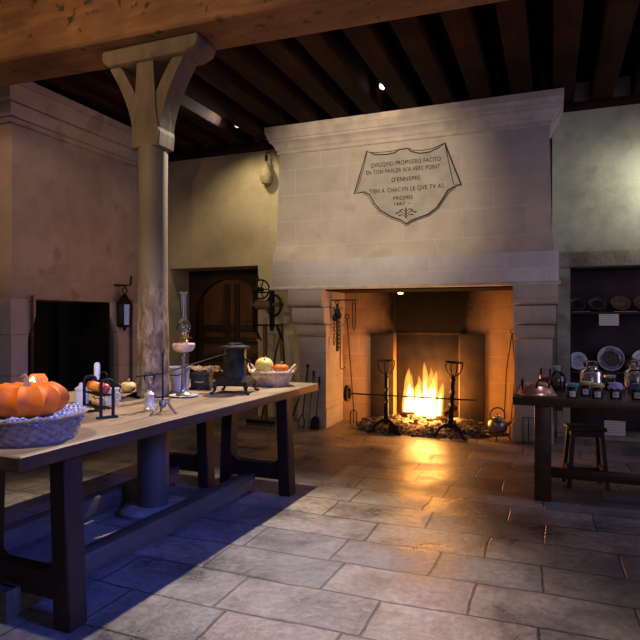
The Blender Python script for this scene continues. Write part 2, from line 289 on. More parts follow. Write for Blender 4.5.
# ------------------------------------------------------------------ mesh helpers
class MB:
    def __init__(s): s.bm = bmesh.new()
    def box(s, x0, x1, y0, y1, z0, z1, bev=0.0, rot=None, piv=None):
        r = bmesh.ops.create_cube(s.bm, size=1.0); vs = r['verts']
        for v in vs: v.co = Vector((x0 + (v.co.x + .5) * (x1 - x0), y0 + (v.co.y + .5) * (y1 - y0), z0 + (v.co.z + .5) * (z1 - z0)))
        if bev:
            es = list({e for v in vs for e in v.link_edges})
            rb = bmesh.ops.bevel(s.bm, geom=es, offset=bev, segments=2, affect='EDGES', profile=0.5)
            vs = list({v for f in rb['faces'] for v in f.verts} | {v for v in vs if v.is_valid})
        if rot is not None:
            p = Vector(piv if piv else ((x0 + x1) / 2, (y0 + y1) / 2, (z0 + z1) / 2))
            for v in vs: v.co = p + rot @ (v.co - p)
        return s
    def lathe(s, prof, n=32, c=(0, 0, 0), rot=None, sx=1, sy=1, close=True):
        rings = []
        M = rot if rot is not None else Matrix.Identity(3)
        c = Vector(c)
        for (r, z) in prof:
            if r < 1e-5: rings.append([s.bm.verts.new(c + M @ Vector((0, 0, z)))])
            else: rings.append([s.bm.verts.new(c + M @ Vector((r * sx * cos(2 * pi * k / n), r * sy * sin(2 * pi * k / n), z))) for k in range(n)])
        for a, b in zip(rings, rings[1:]):
            for k in range(n):
                k2 = (k + 1) % n
                if len(a) == 1 and len(b) == 1: break
                if len(a) == 1: s.bm.faces.new((a[0], b[k2], b[k]))
                elif len(b) == 1: s.bm.faces.new((a[k], a[k2], b[0]))
                else: s.bm.faces.new((a[k], a[k2], b[k2], b[k]))
        if close:
            if len(rings[0]) > 1: s.bm.faces.new(list(reversed(rings[0])))
            if len(rings[-1]) > 1: s.bm.faces.new(rings[-1])
        return s
    def tube(s, pts, r, n=8, closed=False, caps=True):
        P = [Vector(p) for p in pts]; N = len(P)
        rs = r if isinstance(r, (list, tuple)) else [r] * N
        rings = []; up = None
        for i in range(N):
            if closed: t = P[(i + 1) % N] - P[i - 1]
            else: t = P[min(i + 1, N - 1)] - P[max(i - 1, 0)]
            t.normalize()
            if up is None:
                up = Vector((0, 0, 1)) if abs(t.z) < 0.9 else Vector((1, 0, 0))
            a = t.cross(up); a.normalize(); b = a.cross(t); up = b
            rings.append([s.bm.verts.new(P[i] + rs[i] * (a * cos(2 * pi * k / n) + b * sin(2 * pi * k / n))) for k in range(n)])
        pr = list(zip(rings, rings[1:])) + ([(rings[-1], rings[0])] if closed else [])
        for a, b in pr:
            for k in range(n): s.bm.faces.new((a[k], a[(k + 1) % n], b[(k + 1) % n], b[k]))
        if caps and not closed:
            s.bm.faces.new(list(reversed(rings[0]))); s.bm.faces.new(rings[-1])
        return s
    def prism(s, poly, axis, a0, a1, bev=0.0):
        """poly: 2-D outline; axis: the extrusion axis ('X': poly is (y,z), 'Y': (x,z), 'Z': (x,y))"""
        def mk(p, a): return {'X': (a, p[0], p[1]), 'Y': (p[0], a, p[1]), 'Z': (p[0], p[1], a)}[axis]
        A = [s.bm.verts.new(mk(p, a0)) for p in poly]; B = [s.bm.verts.new(mk(p, a1)) for p in poly]
        n = len(poly)
        fs = [s.bm.faces.new(list(reversed(A))), s.bm.faces.new(B)]
        for k in range(n): fs.append(s.bm.faces.new((A[k], A[(k + 1) % n], B[(k + 1) % n], B[k])))
        if bev:
            es = list({e for f in fs for e in f.edges})
            bmesh.ops.bevel(s.bm, geom=es, offset=bev, segments=1, affect='EDGES')
        return s
    def hexa(s, bot, top):
        A = [s.bm.verts.new(p) for p in bot]; B = [s.bm.verts.new(p) for p in top]
        s.bm.faces.new(list(reversed(A))); s.bm.faces.new(B)
        for k in range(4): s.bm.faces.new((A[k], A[(k + 1) % 4], B[(k + 1) % 4], B[k]))
        return s
    def bar(s, p, q, w, h=None, up=(0, 0, 1), bev=0.0):
        """rectangular bar from p to q"""
        h = h or w; p = Vector(p); q = Vector(q); t = (q - p).normalized(); u = Vector(up)
        if abs(t.dot(u)) > 0.95: u = Vector((0, 1, 0))
        a = t.cross(u).normalized(); b = a.cross(t)
        f = lambda c: [c + a * w / 2 * i + b * h / 2 * j for i, j in ((-1, -1), (1, -1), (1, 1), (-1, 1))]
        return s.hexa(f(p), f(q))
    def build(s, name, m, parent=None, smooth=True, ang=40, kind=None):
        bmesh.ops.recalc_face_normals(s.bm, faces=s.bm.faces[:])
        me = bpy.data.meshes.new(name); s.bm.to_mesh(me); s.bm.free()
        if smooth:
            me.polygons.foreach_set('use_smooth', [True] * len(me.polygons)); me.set_sharp_from_angle(angle=radians(ang))
        me.materials.append(m)
        o = bpy.data.objects.new(name, me); COL.objects.link(o)
        if parent is not None: o.parent = parent
        if kind: o['kind'] = kind
        return o

def tag(o, label, cat, group=None, kind=None):
    o['label'] = label; o['category'] = cat
    if group: o['group'] = group
    if kind: o['kind'] = kind
    return o
def thing(name, label, cat, loc=(0, 0, 0), rz=0.0, group=None):
    o = bpy.data.objects.new(name, None); COL.objects.link(o); o.empty_display_size = 0.1
    o.location = loc; o.rotation_euler = (0, 0, rz)
    return tag(o, label, cat, group)
def struct(o): o['kind'] = 'structure'; return o
def arc(c, r, a0, a1, n, plane='XZ'):
    out = []
    for i in range(n + 1):
        t = a0 + (a1 - a0) * i / n
        p = (r * cos(t), r * sin(t))
        out.append({'XZ': (c[0] + p[0], c[1], c[2] + p[1]), 'YZ': (c[0], c[1] + p[0], c[2] + p[1]), 'XY': (c[0] + p[0], c[1] + p[1], c[2])}[plane])
    return out
R3 = lambda ax, a: Matrix.Rotation(a, 3, ax)
def text(name, body, size, loc, m, parent, align='CENTER', rot=(pi / 2, 0, 0)):
    cu = bpy.data.curves.new(name, 'FONT'); cu.body = body; cu.size = size; cu.align_x = align; cu.extrude = 0.001
    cu.materials.append(m); cu.space_character = 1.1
    tmp = bpy.data.objects.new(name, cu); COL.objects.link(tmp)
    dg = bpy.context.evaluated_depsgraph_get(); me = bpy.data.meshes.new_from_object(tmp.evaluated_get(dg))
    COL.objects.unlink(tmp); bpy.data.objects.remove(tmp)
    o = bpy.data.objects.new(name, me); COL.objects.link(o); o.location = loc; o.rotation_euler = rot
    o.parent = parent; return o

# ================================================================== THE ROOM
WL, WR, YB, YF, ZC = -5.6, 3.2, 7.65, -2.6, 4.24
mb = MB(); mb.box(WL - 0.7, WR + 0.3, YF, 8.6, -0.2, 0.0)
struct(mb.build('floor', FLOOR, smooth=False))
mb = MB(); mb.box(WL - 0.7, WR + 0.3, YF, 8.4, ZC, ZC + 0.1)
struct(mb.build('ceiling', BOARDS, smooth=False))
mb = MB(); mb.box(WL - 0.7, WL, YF, 8.4, 0, ZC)
struct(mb.build('wall_left', PLASTER, smooth=False))
mb = MB(); mb.box(WR, WR + 0.3, YF, 3.4, 0, ZC).box(WR, WR + 0.3, 6.2, 8.4, 0, ZC).box(WR, WR + 0.3, 3.4, 6.2, 0, 0.9).box(WR, WR + 0.3, 3.4, 6.2, 3.1, ZC)
struct(mb.build('wall_right', PLASTER_R, smooth=False))
# back wall, left of the chimney: doorway recess
mb = MB()
mb.box(WL, -5.53, YB, 8.4, 0, ZC).box(-5.53, -3.99, YB, 8.4, 2.2, ZC).box(-3.99, -3.08, YB, 8.4, 0, ZC)
mb.box(-5.53, -3.99, 8.32, 8.4, 0, 2.2)
struct(mb.build('wall_back', PLASTER, smooth=False))
# back wall, right of the chimney, with the cupboard recess
mb = MB()
mb.box(0.02, 0.22, YB, 8.4, 0, ZC).box(0.22, 1.75, YB, 8.4, 2.03, ZC).box(1.75, WR, YB, 8.4, 0, ZC)
mb.box(-3.08, 0.02, 8.06, 8.4, 0, ZC)
struct(mb.build('wall_back.001', PLASTER_R, smooth=False))
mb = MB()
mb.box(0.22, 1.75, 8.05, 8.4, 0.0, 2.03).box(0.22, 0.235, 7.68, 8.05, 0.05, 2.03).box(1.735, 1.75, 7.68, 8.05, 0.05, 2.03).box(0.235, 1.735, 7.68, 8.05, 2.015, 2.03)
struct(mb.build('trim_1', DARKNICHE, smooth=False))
mb = MB()     # stone surround and sill of the cupboard recess
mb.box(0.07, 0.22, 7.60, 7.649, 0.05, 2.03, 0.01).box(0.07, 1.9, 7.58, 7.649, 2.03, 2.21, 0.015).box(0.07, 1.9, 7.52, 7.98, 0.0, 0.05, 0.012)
struct(mb.build('trim_2', SURROUND))

# doorway: frame and leaf
door = bpy.data.objects.new('door_1', None); COL.objects.link(door); door.location = (-4.76, 8.22, 0); door['kind'] = 'structure'
mb = MB()
W, H = 0.77, 2.19
mb.box(-W, -W + 0.13, -0.06, 0.06, 0, H).box(W - 0.13, W, -0.06, 0.06, 0, H)
sp = [(-W + 0.13, H), (-W + 0.13, 1.45)]
for i in range(0, 13):
    t = pi - pi * i / 12; sp.append(((W - 0.13) * cos(t), 1.45 + 0.62 * sin(t)))
sp.append((W - 0.13, H))
mb.prism(sp, 'Y', -0.06, 0.06)
mb.build('door_frame', DOORD, door, smooth=False)
mb = MB(); mb.box(-W + 0.13, W - 0.13, 0.02, 0.06, 0.02, 2.09)
leaf = mb.build('door_leaf', DOORW, door, smooth=False)
mb = MB()
for x in (-0.62, -0.13, 0.05, 0.54): mb.box(x, x + 0.085, -0.012, 0.02, 0.03, 1.98, 0.004)
for z in (0.03, 0.72, 1.02, 1.22): mb.box(-0.62, 0.62, -0.018, 0.02, z, z + 0.1, 0.004)
mb.build('door_moulding', DOORD, leaf)
mb = MB()
for x in (-0.49, 0.16):
    for (a, b) in ((0.86, 0.99), (0.2, 0.66), (1.38, 1.8)): mb.box(x, x + 0.32, -0.004, 0.02, a, b, 0.006)
mb.build('door_panel', DOORW, leaf)
mb = MB(); mb.lathe([(0, -0.0), (0.02, 0.0), (0.012, 0.05), (0.028, 0.07), (0, 0.09)], 16, (0.5, -0.02, 1.08), R3('X', pi / 2)).tube([(0.5, -0.1, 1.08), (0.36, -0.1, 1.08)], 0.011)
mb.build('door_handle', BRASS, door)

# ceiling timbers
for i in range(-13, 8):
    x = 0.13 + 0.43 * i
    mb = MB(); j = random.uniform(-0.012, 0.012)
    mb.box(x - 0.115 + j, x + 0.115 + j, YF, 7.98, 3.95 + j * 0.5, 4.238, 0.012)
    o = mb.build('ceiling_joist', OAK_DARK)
    NTH = ['first', 'second', 'third', 'fourth', 'fifth', 'sixth', 'seventh', 'eighth', 'ninth', 'tenth', 'eleventh', 'twelfth', 'thirteenth', 'fourteenth']
    k = i if i >= 0 else -i - 1
    tag(o, 'dark oak ceiling joist, %s to the %s from the right end of the big hood' % (NTH[k], 'right' if i >= 0 else 'left'), 'joist', 'ceiling joists')
mb = MB()
mb.prism([(WL, 3.21), (WR, 3.47), (WR, 3.95), (WL, 3.59)], 'Z', 3.375, 3.83, 0.02); mb.prism([(WL, 3.29), (WR, 3.55), (WR, 3.93), (WL, 3.57)], 'Z', 3.83, 3.948)
tag(mb.build('ceiling_beam', OAK_BEAM), 'massive warm brown oak beam crossing the room on top of the round post', 'beam')
mb = MB(); mb.box(WL, -3.56, 7.45, 7.649, 3.87, 3.948, 0.01)
tag(mb.build('wall_plate', OAK_DARK), 'dark timber wall plate above the pale wall with the doorway', 'beam')
mb = MB(); mb.box(0.14, WR, 7.45, 7.649, 3.90, 3.948, 0.01)
tag(mb.build('wall_plate', OAK_DARK), 'dark timber wall plate above the greenish wall with the cupboard recess', 'beam')

# ================================================================== ROUND POST
post = thing('wooden_post', 'round weathered timber post with forked capital, peeling lower down, carrying the big beam', 'post', (-2.70, 3.53, 0))
mb = MB()
prof = []
for k in range(60):
    z = 0.05 + (2.66 - 0.05) * k / 59
    prof.append((0.108 + 0.006 * sin(z * 2.2) , z))
n = 40; rings = []
for (r, z) in prof:
    ring = []
    for k in range(n):
        t = 2 * pi * k / n
        a = max(0.0, min(1.0, (1.75 - z) / 0.4)) if z > 0.86 else 0.0
        d = noise.noise(Vector((cos(t) * 2.5, sin(t) * 2.5, z * 3))) * 0.010 * a + noise.noise(Vector((cos(t) * 7, sin(t) * 7, z * 14))) * 0.008 * a
        ring.append(mb.bm.verts.new(((r + d) * cos(t), (r + d) * sin(t), z)))
    rings.append(ring)
for a, b in zip(rings, rings[1:]):
    for k in range(n): mb.bm.faces.new((a[k], a[(k + 1) % n], b[(k + 1) % n], b[k]))
mb.bm.faces.new(rings[-1]); mb.bm.faces.new(list(reversed(rings[0])))
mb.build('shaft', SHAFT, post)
mb = MB()
n = 28; rr = []
for (r, z) in [(0.215, 0.0), (0.22, 0.03), (0.20, 0.05), (0.12, 0.06)]:
    rr.append([mb.bm.verts.new(((r + 0.022 * noise.noise(Vector((cos(2 * pi * k / n) * 2, sin(2 * pi * k / n) * 2, z * 9)))) * (abs(cos(2 * pi * k / n)) ** 0.8 * (1 if cos(2 * pi * k / n) > 0 else -1)), r * (abs(sin(2 * pi * k / n)) ** 0.8 * (1 if sin(2 * pi * k / n) > 0 else -1)), z)) for k in range(n)])
for a, b in zip(rr, rr[1:]):
    for k in range(n): mb.bm.faces.new((a[k], a[(k + 1) % n], b[(k + 1) % n], b[k]))
mb.bm.faces.new(rr[-1]); mb.bm.faces.new(list(reversed(rr[0])))
o = mb.build('plinth', GRANITE, post); o['label'] = 'rough stone plinth under the post'
# forked capital
mb = MB()
mb.prism([(-0.125, 2.74), (-0.115, 2.64), (0.115, 2.64), (0.125, 2.74), (0.085, 2.9), (0.078, 3.26), (-0.078, 3.26), (-0.085, 2.9)], 'Y', -0.095, 0.095, 0.008)
mb.build('neck_block', POST_WOOD, post)
for sgn in (-1, 1):
    outer = []; inner = []
    for i in range(9):
        t = i / 8
        outer.append((sgn * (0.112 + 0.215 * t ** 1.8), 2.70 + 0.55 * t))
        inner.append((sgn * (0.055 + 0.17 * t ** 1.3), 2.93 + 0.32 * t))
    mb = MB(); mb.prism(outer + inner[::-1], 'Y', -0.085, 0.085, 0.006)
    mb.build('curved_brace', POST_WOOD, post)
mb = MB()
mb.prism([(-0.36, 3.373), (-0.372, 3.33), (-0.36, 3.285), (-0.31, 3.25), (0.35, 3.25), (0.44, 3.285), (0.46, 3.33), (0.45, 3.373)], 'Y', -0.12, 0.12, 0.008)
mb.build('bolster', POST_WOOD, post)

# ================================================================== MAIN FIREPLACE
fp = thing('fireplace', 'great stone fireplace with tall tapering hood, inscription and burning log fire', 'fireplace', (-1.68, 7.07, 0))
FX, FY = -1.68, 7.07
def fpb(): return MB()
def fin(mb, name, m, par=fp, **k):
    for v in mb.bm.verts: v.co -= Vector((FX, FY, 0))
    return mb.build(name, m, par, **k)
mb = fpb()      # the hood, a slightly tapering mass with a small flare at its foot
def ring4(xa, xb, ya, z): return [(xa, ya, z), (xb, ya, z), (xb, 7.645, z), (xa, 7.645, z)]
lv = [(-3.42, 0.035, 6.98, 2.16), (-3.42, 0.035, 7.00, 2.28), (-3.41, 0.02, 7.05, 2.36), (-3.405, 0.012, 7.07, 2.5), (-3.375, -0.01, 7.09, 3.66)]
for a, b in zip(lv, lv[1:]): mb.hexa(ring4(*a), ring4(*b))
bmesh.ops.remove_doubles(mb.bm, verts=mb.bm.verts[:], dist=0.0005)
bmesh.ops.delete(mb.bm, geom=[f for f in mb.bm.faces if abs(f.normal.z) > 0.9 and 2.17 < f.calc_center_median().z < 3.6], context='FACES_ONLY')
HM = stone('hood_limestone_local', (0.60, 0.53, 0.45), (0.54, 0.48, 0.42), (0.70, 0.63, 0.53), 0.72, 0.34, 0.006, 0.8, 0.45, 0.22, 0.22, spots=(0.47, 0.40, 0.34))
fin(mb, 'hood', HM)
mb = fpb()      # moulded cornice, mitred round three sides
cor = [(0.0, 3.60), (0.022, 3.612), (0.025, 3.65), (0.045, 3.675), (0.05, 3.70), (0.075, 3.735), (0.105, 3.755), (0.108, 3.78), (0.122, 3.79), (0.128, 3.82), (0.138, 3.85), (0.15, 3.865), (0.15, 3.945)]
for (a, za), (b, zb) in zip(cor, cor[1:]):
    mb.hexa([(-3.376 - a, 7.09 - a, za), (-0.01 + a, 7.09 - a, za), (-0.01 + a, 7.645, za), (-3.376 - a, 7.645, za)],
            [(-3.376 - b, 7.09 - b, zb), (-0.01 + b, 7.09 - b, zb), (-0.01 + b, 7.645, zb), (-3.376 - b, 7.645, zb)])
bmesh.ops.remove_doubles(mb.bm, verts=mb.bm.verts[:], dist=0.0005)
bmesh.ops.delete(mb.bm, geom=[f for f in mb.bm.faces if f.normal.z > 0.95 or f.normal.z < -0.95], context='FACES_ONLY')
fin(mb, 'cornice', MOULD, ang=25)
mb = fpb(); mb.box(-3.385, 0.085, 6.88, 7.64, 1.815, 2.165, 0.008)
fin(mb, 'lintel', LINTEL)
mb = fpb(); mb.prism([(6.85, 1.79), (6.85, 1.81), (6.87, 1.83), (7.0, 1.83), (7.0, 1.79)], 'X', -3.41, 0.105)
fin(mb, 'mantel_edge', MOULD)
mb = fpb(); mb.box(-2.69, -0.40, 7.002, 7.748, 1.775, 1.8)
o = fin(mb, 'smoke_opening', SOOT)
for (xa, xb) in ((-3.08, -2.70), (-0.39, 0.02)):
    side = 'left' if xa < -2 else 'right'
    mb = fpb(); mb.box(xa, xb, 7.07, 7.749, 0, 1.21, 0.012).box(xa - 0.015, xb + 0.015, 7.05, 7.64, 0, 0.24, 0.012)
    j = fin(mb, 'jamb', JAMB)
    for (z0, z1, f, w) in ((1.19, 1.34, 0.07, 0.02), (1.35, 1.56, 0.14, 0.04), (1.57, 1.79, 0.21, 0.06)):
        pr = [(7.749, z0), (7.07 - f + 0.06, z0)]
        for q in range(7):
            t = -pi / 2 + pi / 2 * q / 6; pr.append((7.07 - f + 0.06 - 0.06 * cos(t), z0 + 0.10 + 0.10 * sin(t)))
        pr += [(7.07 - f, z1), (7.749, z1)]
        mb = fpb(); mb.prism(pr, 'X', xa - (w if side == 'left' else 0.0), xb + (w if side == 'right' else 0.02))
        c = fin(mb, 'corbel', JAMB, j)
# hearth interior
mb = fpb()
mb.box(-2.70, -2.28, 7.75, 8.04, 0, 1.8).box(-0.80, -0.39, 7.75, 8.04, 0, 1.8).box(-2.28, -1.98, 7.75, 8.04, 0, 1.8).box(-1.11, -0.80, 7.75, 8.04, 0, 1.8)
mb.box(-1.98, -1.11, 7.96, 8.04, 0, 1.8)
HB = stone('hearth_stone_local', (0.66, 0.43, 0.21), (0.56, 0.36, 0.18), (0.70, 0.52, 0.30), 0.66, 0.33, 0.006, 0.85, 0.55, 0.3, 0.3, soot=(0.15, 0.72, 0.75, 0.5), off=(0.1, 0.05, 0))
fin(mb, 'hearth_back', HB, smooth=False)
for xa in (-2.30, -1.10):
    mb = fpb(); mb.box(xa, xa + 0.32, 7.725, 7.749, 0.02, 1.22, 0.006)
    o = fin(mb, 'smoked_slab', SLAB); o['label'] = 'tall dark smoke-stained slab beside the fireback'
mb = fpb(); mb.box(-1.97, -1.12, 7.90, 7.955, 0.02, 1.20, 0.01).box(-1.97, -1.12, 7.88, 7.955, 1.20, 1.24, 0.006)
fin(mb, 'fireback', FIREBACK)
mb = fpb(); mb.box(-1.979, -1.111, 7.86, 7.958, 1.245, 1.79)
o = fin(mb, 'flue_back', SOOT); o['label'] = 'soot-black wall of the flue above the fireback'
# inscription
CART = [(-2.153, 3.53), (-2.051, 3.475), (-1.9, 3.46), (-1.788, 3.472), (-1.739, 3.506), (-1.629, 3.508), (-1.593, 3.466), (-1.484, 3.431), (-1.366, 3.435), (-1.26, 3.471), (-1.178, 3.525), (-1.098, 3.302), (-0.983, 3.001), (-1.063, 2.992), (-1.144, 2.95), (-1.202, 2.856), (-1.271, 2.756), (-1.377, 2.68), (-1.508, 2.642), (-1.581, 2.618), (-1.646, 2.579), (-1.714, 2.631), (-1.85, 2.688), (-1.975, 2.769), (-2.063, 2.873), (-2.114, 2.975), (-2.191, 3.018), (-2.32, 3.003), (-2.243, 3.244)]
def hy(z): return 7.07 + (z - 2.5) / 1.16 * 0.02 - 0.006     # front face of the hood at height z
ins = bpy.data.objects.new('inscription', None)
mb = fpb()
vs = [mb.bm.verts.new((x, hy(z), z)) for x, z in CART]; f = mb.bm.faces.new(vs)
bmesh.ops.triangulate(mb.bm, faces=[f])
panel = fin(mb, 'inscription_panel', PANEL, smooth=False); panel['label'] = 'shield-shaped inscription panel with dark outline'
mb = fpb(); mb.tube([(x, hy(z) - 0.001, z) for x, z in CART], 0.008, 6, closed=True)
fin(mb, 'outline', INK, panel)
mb = fpb()
cx, cz = -1.65, 3.05
mb.tube([(x, hy(z) - 0.001, z) for x, z in [(-2.153, 3.52), (-2.06, 3.50), (-1.9, 3.495), (-1.8, 3.497), (-1.745, 3.506)]], 0.004, 5)
mb.tube([(x, hy(z) - 0.001, z) for x, z in [(-1.62, 3.508), (-1.56, 3.475), (-1.45, 3.465), (-1.32, 3.475), (-1.18, 3.525)]], 0.004, 5)
mb.tube([(x, hy(z) - 0.001, z) for x, z in [(-2.29, 3.02), (-2.215, 3.25), (-2.15, 3.52)]], 0.004, 5)
mb.tube([(x, hy(z) - 0.001, z) for x, z in [(-1.18, 3.525), (-1.13, 3.28), (-1.075, 3.02), (-0.985, 3.003)]], 0.005, 5)
mb.tube([(x, hy(z) - 0.001, z) for x, z in [(-2.2, 3.0), (-2.135, 2.96), (-2.085, 2.865), (-1.99, 2.752), (-1.86, 2.668), (-1.72, 2.61), (-1.646, 2.556), (-1.57, 2.6), (-1.5, 2.622), (-1.37, 2.66), (-1.255, 2.742), (-1.185, 2.846), (-1.12, 2.935), (-1.05, 2.975)]], 0.004, 5)
mb.tube([(-1.65, hy(2.7), 2.78), (-1.65, hy(2.7), 2.65)], 0.008, 6)
for s in (-1, 1):
    for (dx, z, dz) in ((0.13, 2.715, 0.02), (0.08, 2.745, 0.02), (0.09, 2.685, 0.012)):
        mb.tube([(-1.65, hy(2.7), z - 0.02), (-1.65 + s * dx * 0.5, hy(2.7), z + dz), (-1.65 + s * dx, hy(2.7), z)], [0.003, 0.005, 0.009], 6)
fin(mb, 'ornament', INK, panel)
for body, x, z, sz, wd in (('QVIDQVID PROMISERIS FACITO', -1.665, 3.315, 0.075, 0.88), ("EN TON PARLER N'A·VERS POINT", -1.70, 3.225, 0.075, 0.93), ("D'ENNEMIS", -1.655, 3.11, 0.075, 0.36),
                       ('TIEN A CHACVN LE QVE TV AS', -1.655, 2.985, 0.078, 0.93), ('PROMIS', -1.69, 2.88, 0.068, 0.25), ('1667 ~', -1.70, 2.815, 0.06, 0.22)):
    ws = []; pen = 0.0
    for word in body.split(' '):
        o = text('lettering', word, sz, (0, 0, 0), INK, panel, 'LEFT')
        xs = [v.co.x for v in o.data.vertices]; ws.append((o, pen)); pen += max(xs) + sz * 0.45
    k = wd / (pen - sz * 0.45)
    for o, p in ws: o.location = (x - wd / 2 + p * k - FX, hy(z) - 0.004 - FY, z); o.scale = (k, 1, 1)

# --- the fire itself
mb = MB()      # ash heap with cinders: nobody could count the cinders
nx, ny = 90, 46; grid = []
for j in range(ny + 1):
    row = []
    for i in range(nx + 1):
        x = -0.92 + 1.84 * i / nx; y = -0.52 + 1.0 * j / ny
        e = max(0.0, 1 - (x / 0.9) ** 2 - (y / 0.5) ** 2 + 0.45 * noise.noise(Vector((x * 3.5, y * 5, 2.2))) - 0.08)
        h = 0.13 * e ** 0.8 + e ** 0.4 * 0.05 * max(0, noise.noise(Vector((x * 9, y * 9, 1.3))) + 0.3) + e ** 0.3 * 0.022 * abs(noise.noise(Vector((x * 33, y * 33, 4))))
        row.append(mb.bm.verts.new((x, y, h - 0.004)))
    grid.append(row)
for j in range(ny):
    for i in range(nx):
      if max(v.co.z for v in (grid[j][i], grid[j][i + 1], grid[j + 1][i + 1], grid[j + 1][i])) > 0: mb.bm.faces.new((grid[j][i], grid[j][i + 1], grid[j + 1][i + 1], grid[j + 1][i]))
bmesh.ops.delete(mb.bm, geom=[v for v in mb.bm.verts if not v.link_faces], context='VERTS')
for k in range(260):
    a = random.uniform(0, 2 * pi); q = sqrt(random.random()) * 1.02
    x = 0.86 * q * cos(a); y = 0.48 * q * sin(a); e = max(0.0, 1 - (x / 0.9) ** 2 - (y / 0.5) ** 2 + 0.45 * noise.noise(Vector((x * 3.5, y * 5, 2.2))) - 0.08)
    s = random.uniform(0.010, 0.034)
    r = bmesh.ops.create_icosphere(mb.bm, subdivisions=1, radius=s)
    M = Matrix.Rotation(random.uniform(0, 3), 3, 'Z') @ Matrix.Rotation(random.uniform(0, 3), 3, 'X')
    for v in r['verts']:
        c = M @ Vector((v.co.x * 1.7, v.co.y, v.co.z * 0.6)); v.co = c + Vector((x, y, 0.14 * e ** 0.7 + (0.02 if e else s * .45)))
o = mb.build('ash_heap', ASH, smooth=False); o.location = (-1.5, 7.43, 0.004)
tag(o, 'heap of grey ash, cinders and glowing embers under the burning fire', 'ash', kind='stuff')
logs = [((-1.80, 7.44, 0.165), (-1.30, 7.58, 0.175), 0.045, 'charred log lying at the back of the fire under the flames'),
        ((-1.70, 7.66, 0.15), (-1.20, 7.40, 0.145), 0.04, 'charred log lying slantwise across the fire, right end forward'),
        ((-1.27, 7.50, 0.205), (-1.13, 7.62, 0.28), 0.04, 'short glowing log end raised at the right of the flames'),
        ((-1.02, 7.42, 0.13), (-0.80, 7.16, 0.045), 0.035, 'thin reddish-brown log poking out of the ashes beside the right firedog'),
        ((-1.84, 7.02, 0.062), (-1.70, 6.98, 0.07), 0.055, 'short black log stump in the ashes at the foot of the left firedog')]
for a, b, r, lab in logs:
    a = Vector(a); b = Vector(b); mb = MB(); N = 14; d = b - a
    pts = [a + d * i / N - a for i in range(N + 1)]
    rs = [r * (1 + 0.18 * noise.noise(Vector((i * 0.7, r * 50, a.x)))) * (0.75 if i in (0, N) else 1) for i in range(N + 1)]
    mb.tube(pts, rs, 12); o = mb.build('firewood_log', LOGM); o.location = a
    tag(o, lab, 'log', 'logs in the fire')
def tongue(mb, x, y, z, h, r, lean, ph, n=12):
    N = 12; rings = []
    for i in range(N + 1):
        t = i / N
        rad = r * (0.55 + 0.9 * t) * (1 - t) ** 0.75 * 1.35 if t < 1 else 0
        c = Vector((x + lean * t + 0.25 * r * sin(ph + 5 * t) * t, y + 0.2 * r * cos(ph + 4 * t) * t, z + h * t))
        if i == N: rings.append([mb.bm.verts.new(c)])
        else: rings.append([mb.bm.verts.new(c + Vector((rad * cos(2 * pi * k / n), 0.8 * rad * sin(2 * pi * k / n), 0))) for k in range(n)])
    for a, b in zip(rings, rings[1:]):
        for k in range(n):
            if len(b) == 1: mb.bm.faces.new((a[k], a[(k + 1) % n], b[0]))
            else: mb.bm.faces.new((a[k], a[(k + 1) % n], b[(k + 1) % n], b[k]))
    mb.bm.faces.new(list(reversed(rings[0])))
FLAMES = [(-0.24, 0.45, 0.04, 0.01), (-0.16, 0.52, 0.045, -0.02), (-0.08, 0.36, 0.06, 0.03), (0.06, 0.54, 0.045, 0.03), (0.13, 0.6, 0.04, -0.02), (0.19, 0.34, 0.05, -0.01), (-0.20, 0.58, 0.07, -0.01), (-0.13, 0.40, 0.08, 0.02), (-0.04, 0.50, 0.06, -0.02), (0.02, 0.66, 0.06, 0.01), (0.10, 0.44, 0.08, 0.0), (0.16, 0.56, 0.06, 0.03), (0.22, 0.42, 0.06, 0.04), (-0.27, 0.34, 0.05, -0.02), (0.06, 0.32, 0.09, -0.02)]
fire = thing('fire', 'bright yellow and orange flames leaping from the logs between the firedogs', 'fire', (-1.525, 7.5, 0.15)); fire.scale = (.9, 1, 1)
mb = MB()
for i, (x, h, r, l) in enumerate(FLAMES): tongue(mb, x, 0.05 * sin(i * 2.1), 0.0, h * 1.1, r * 1.15, l, i * 1.3)
mb.build('outer_flame', emit_volume('flame_orange', (1, 0.36, 0.05), 26), fire)
mb = MB()
for i, (x, h, r, l) in enumerate(FLAMES): tongue(mb, x * 0.95, 0.05 * sin(i * 2.1), 0.0, h * 0.75, r * 0.75, l * 0.7, i * 1.3)
mb.build('inner_flame', emit_volume('flame_yellow', (1, 0.60, 0.18), 170), fire)

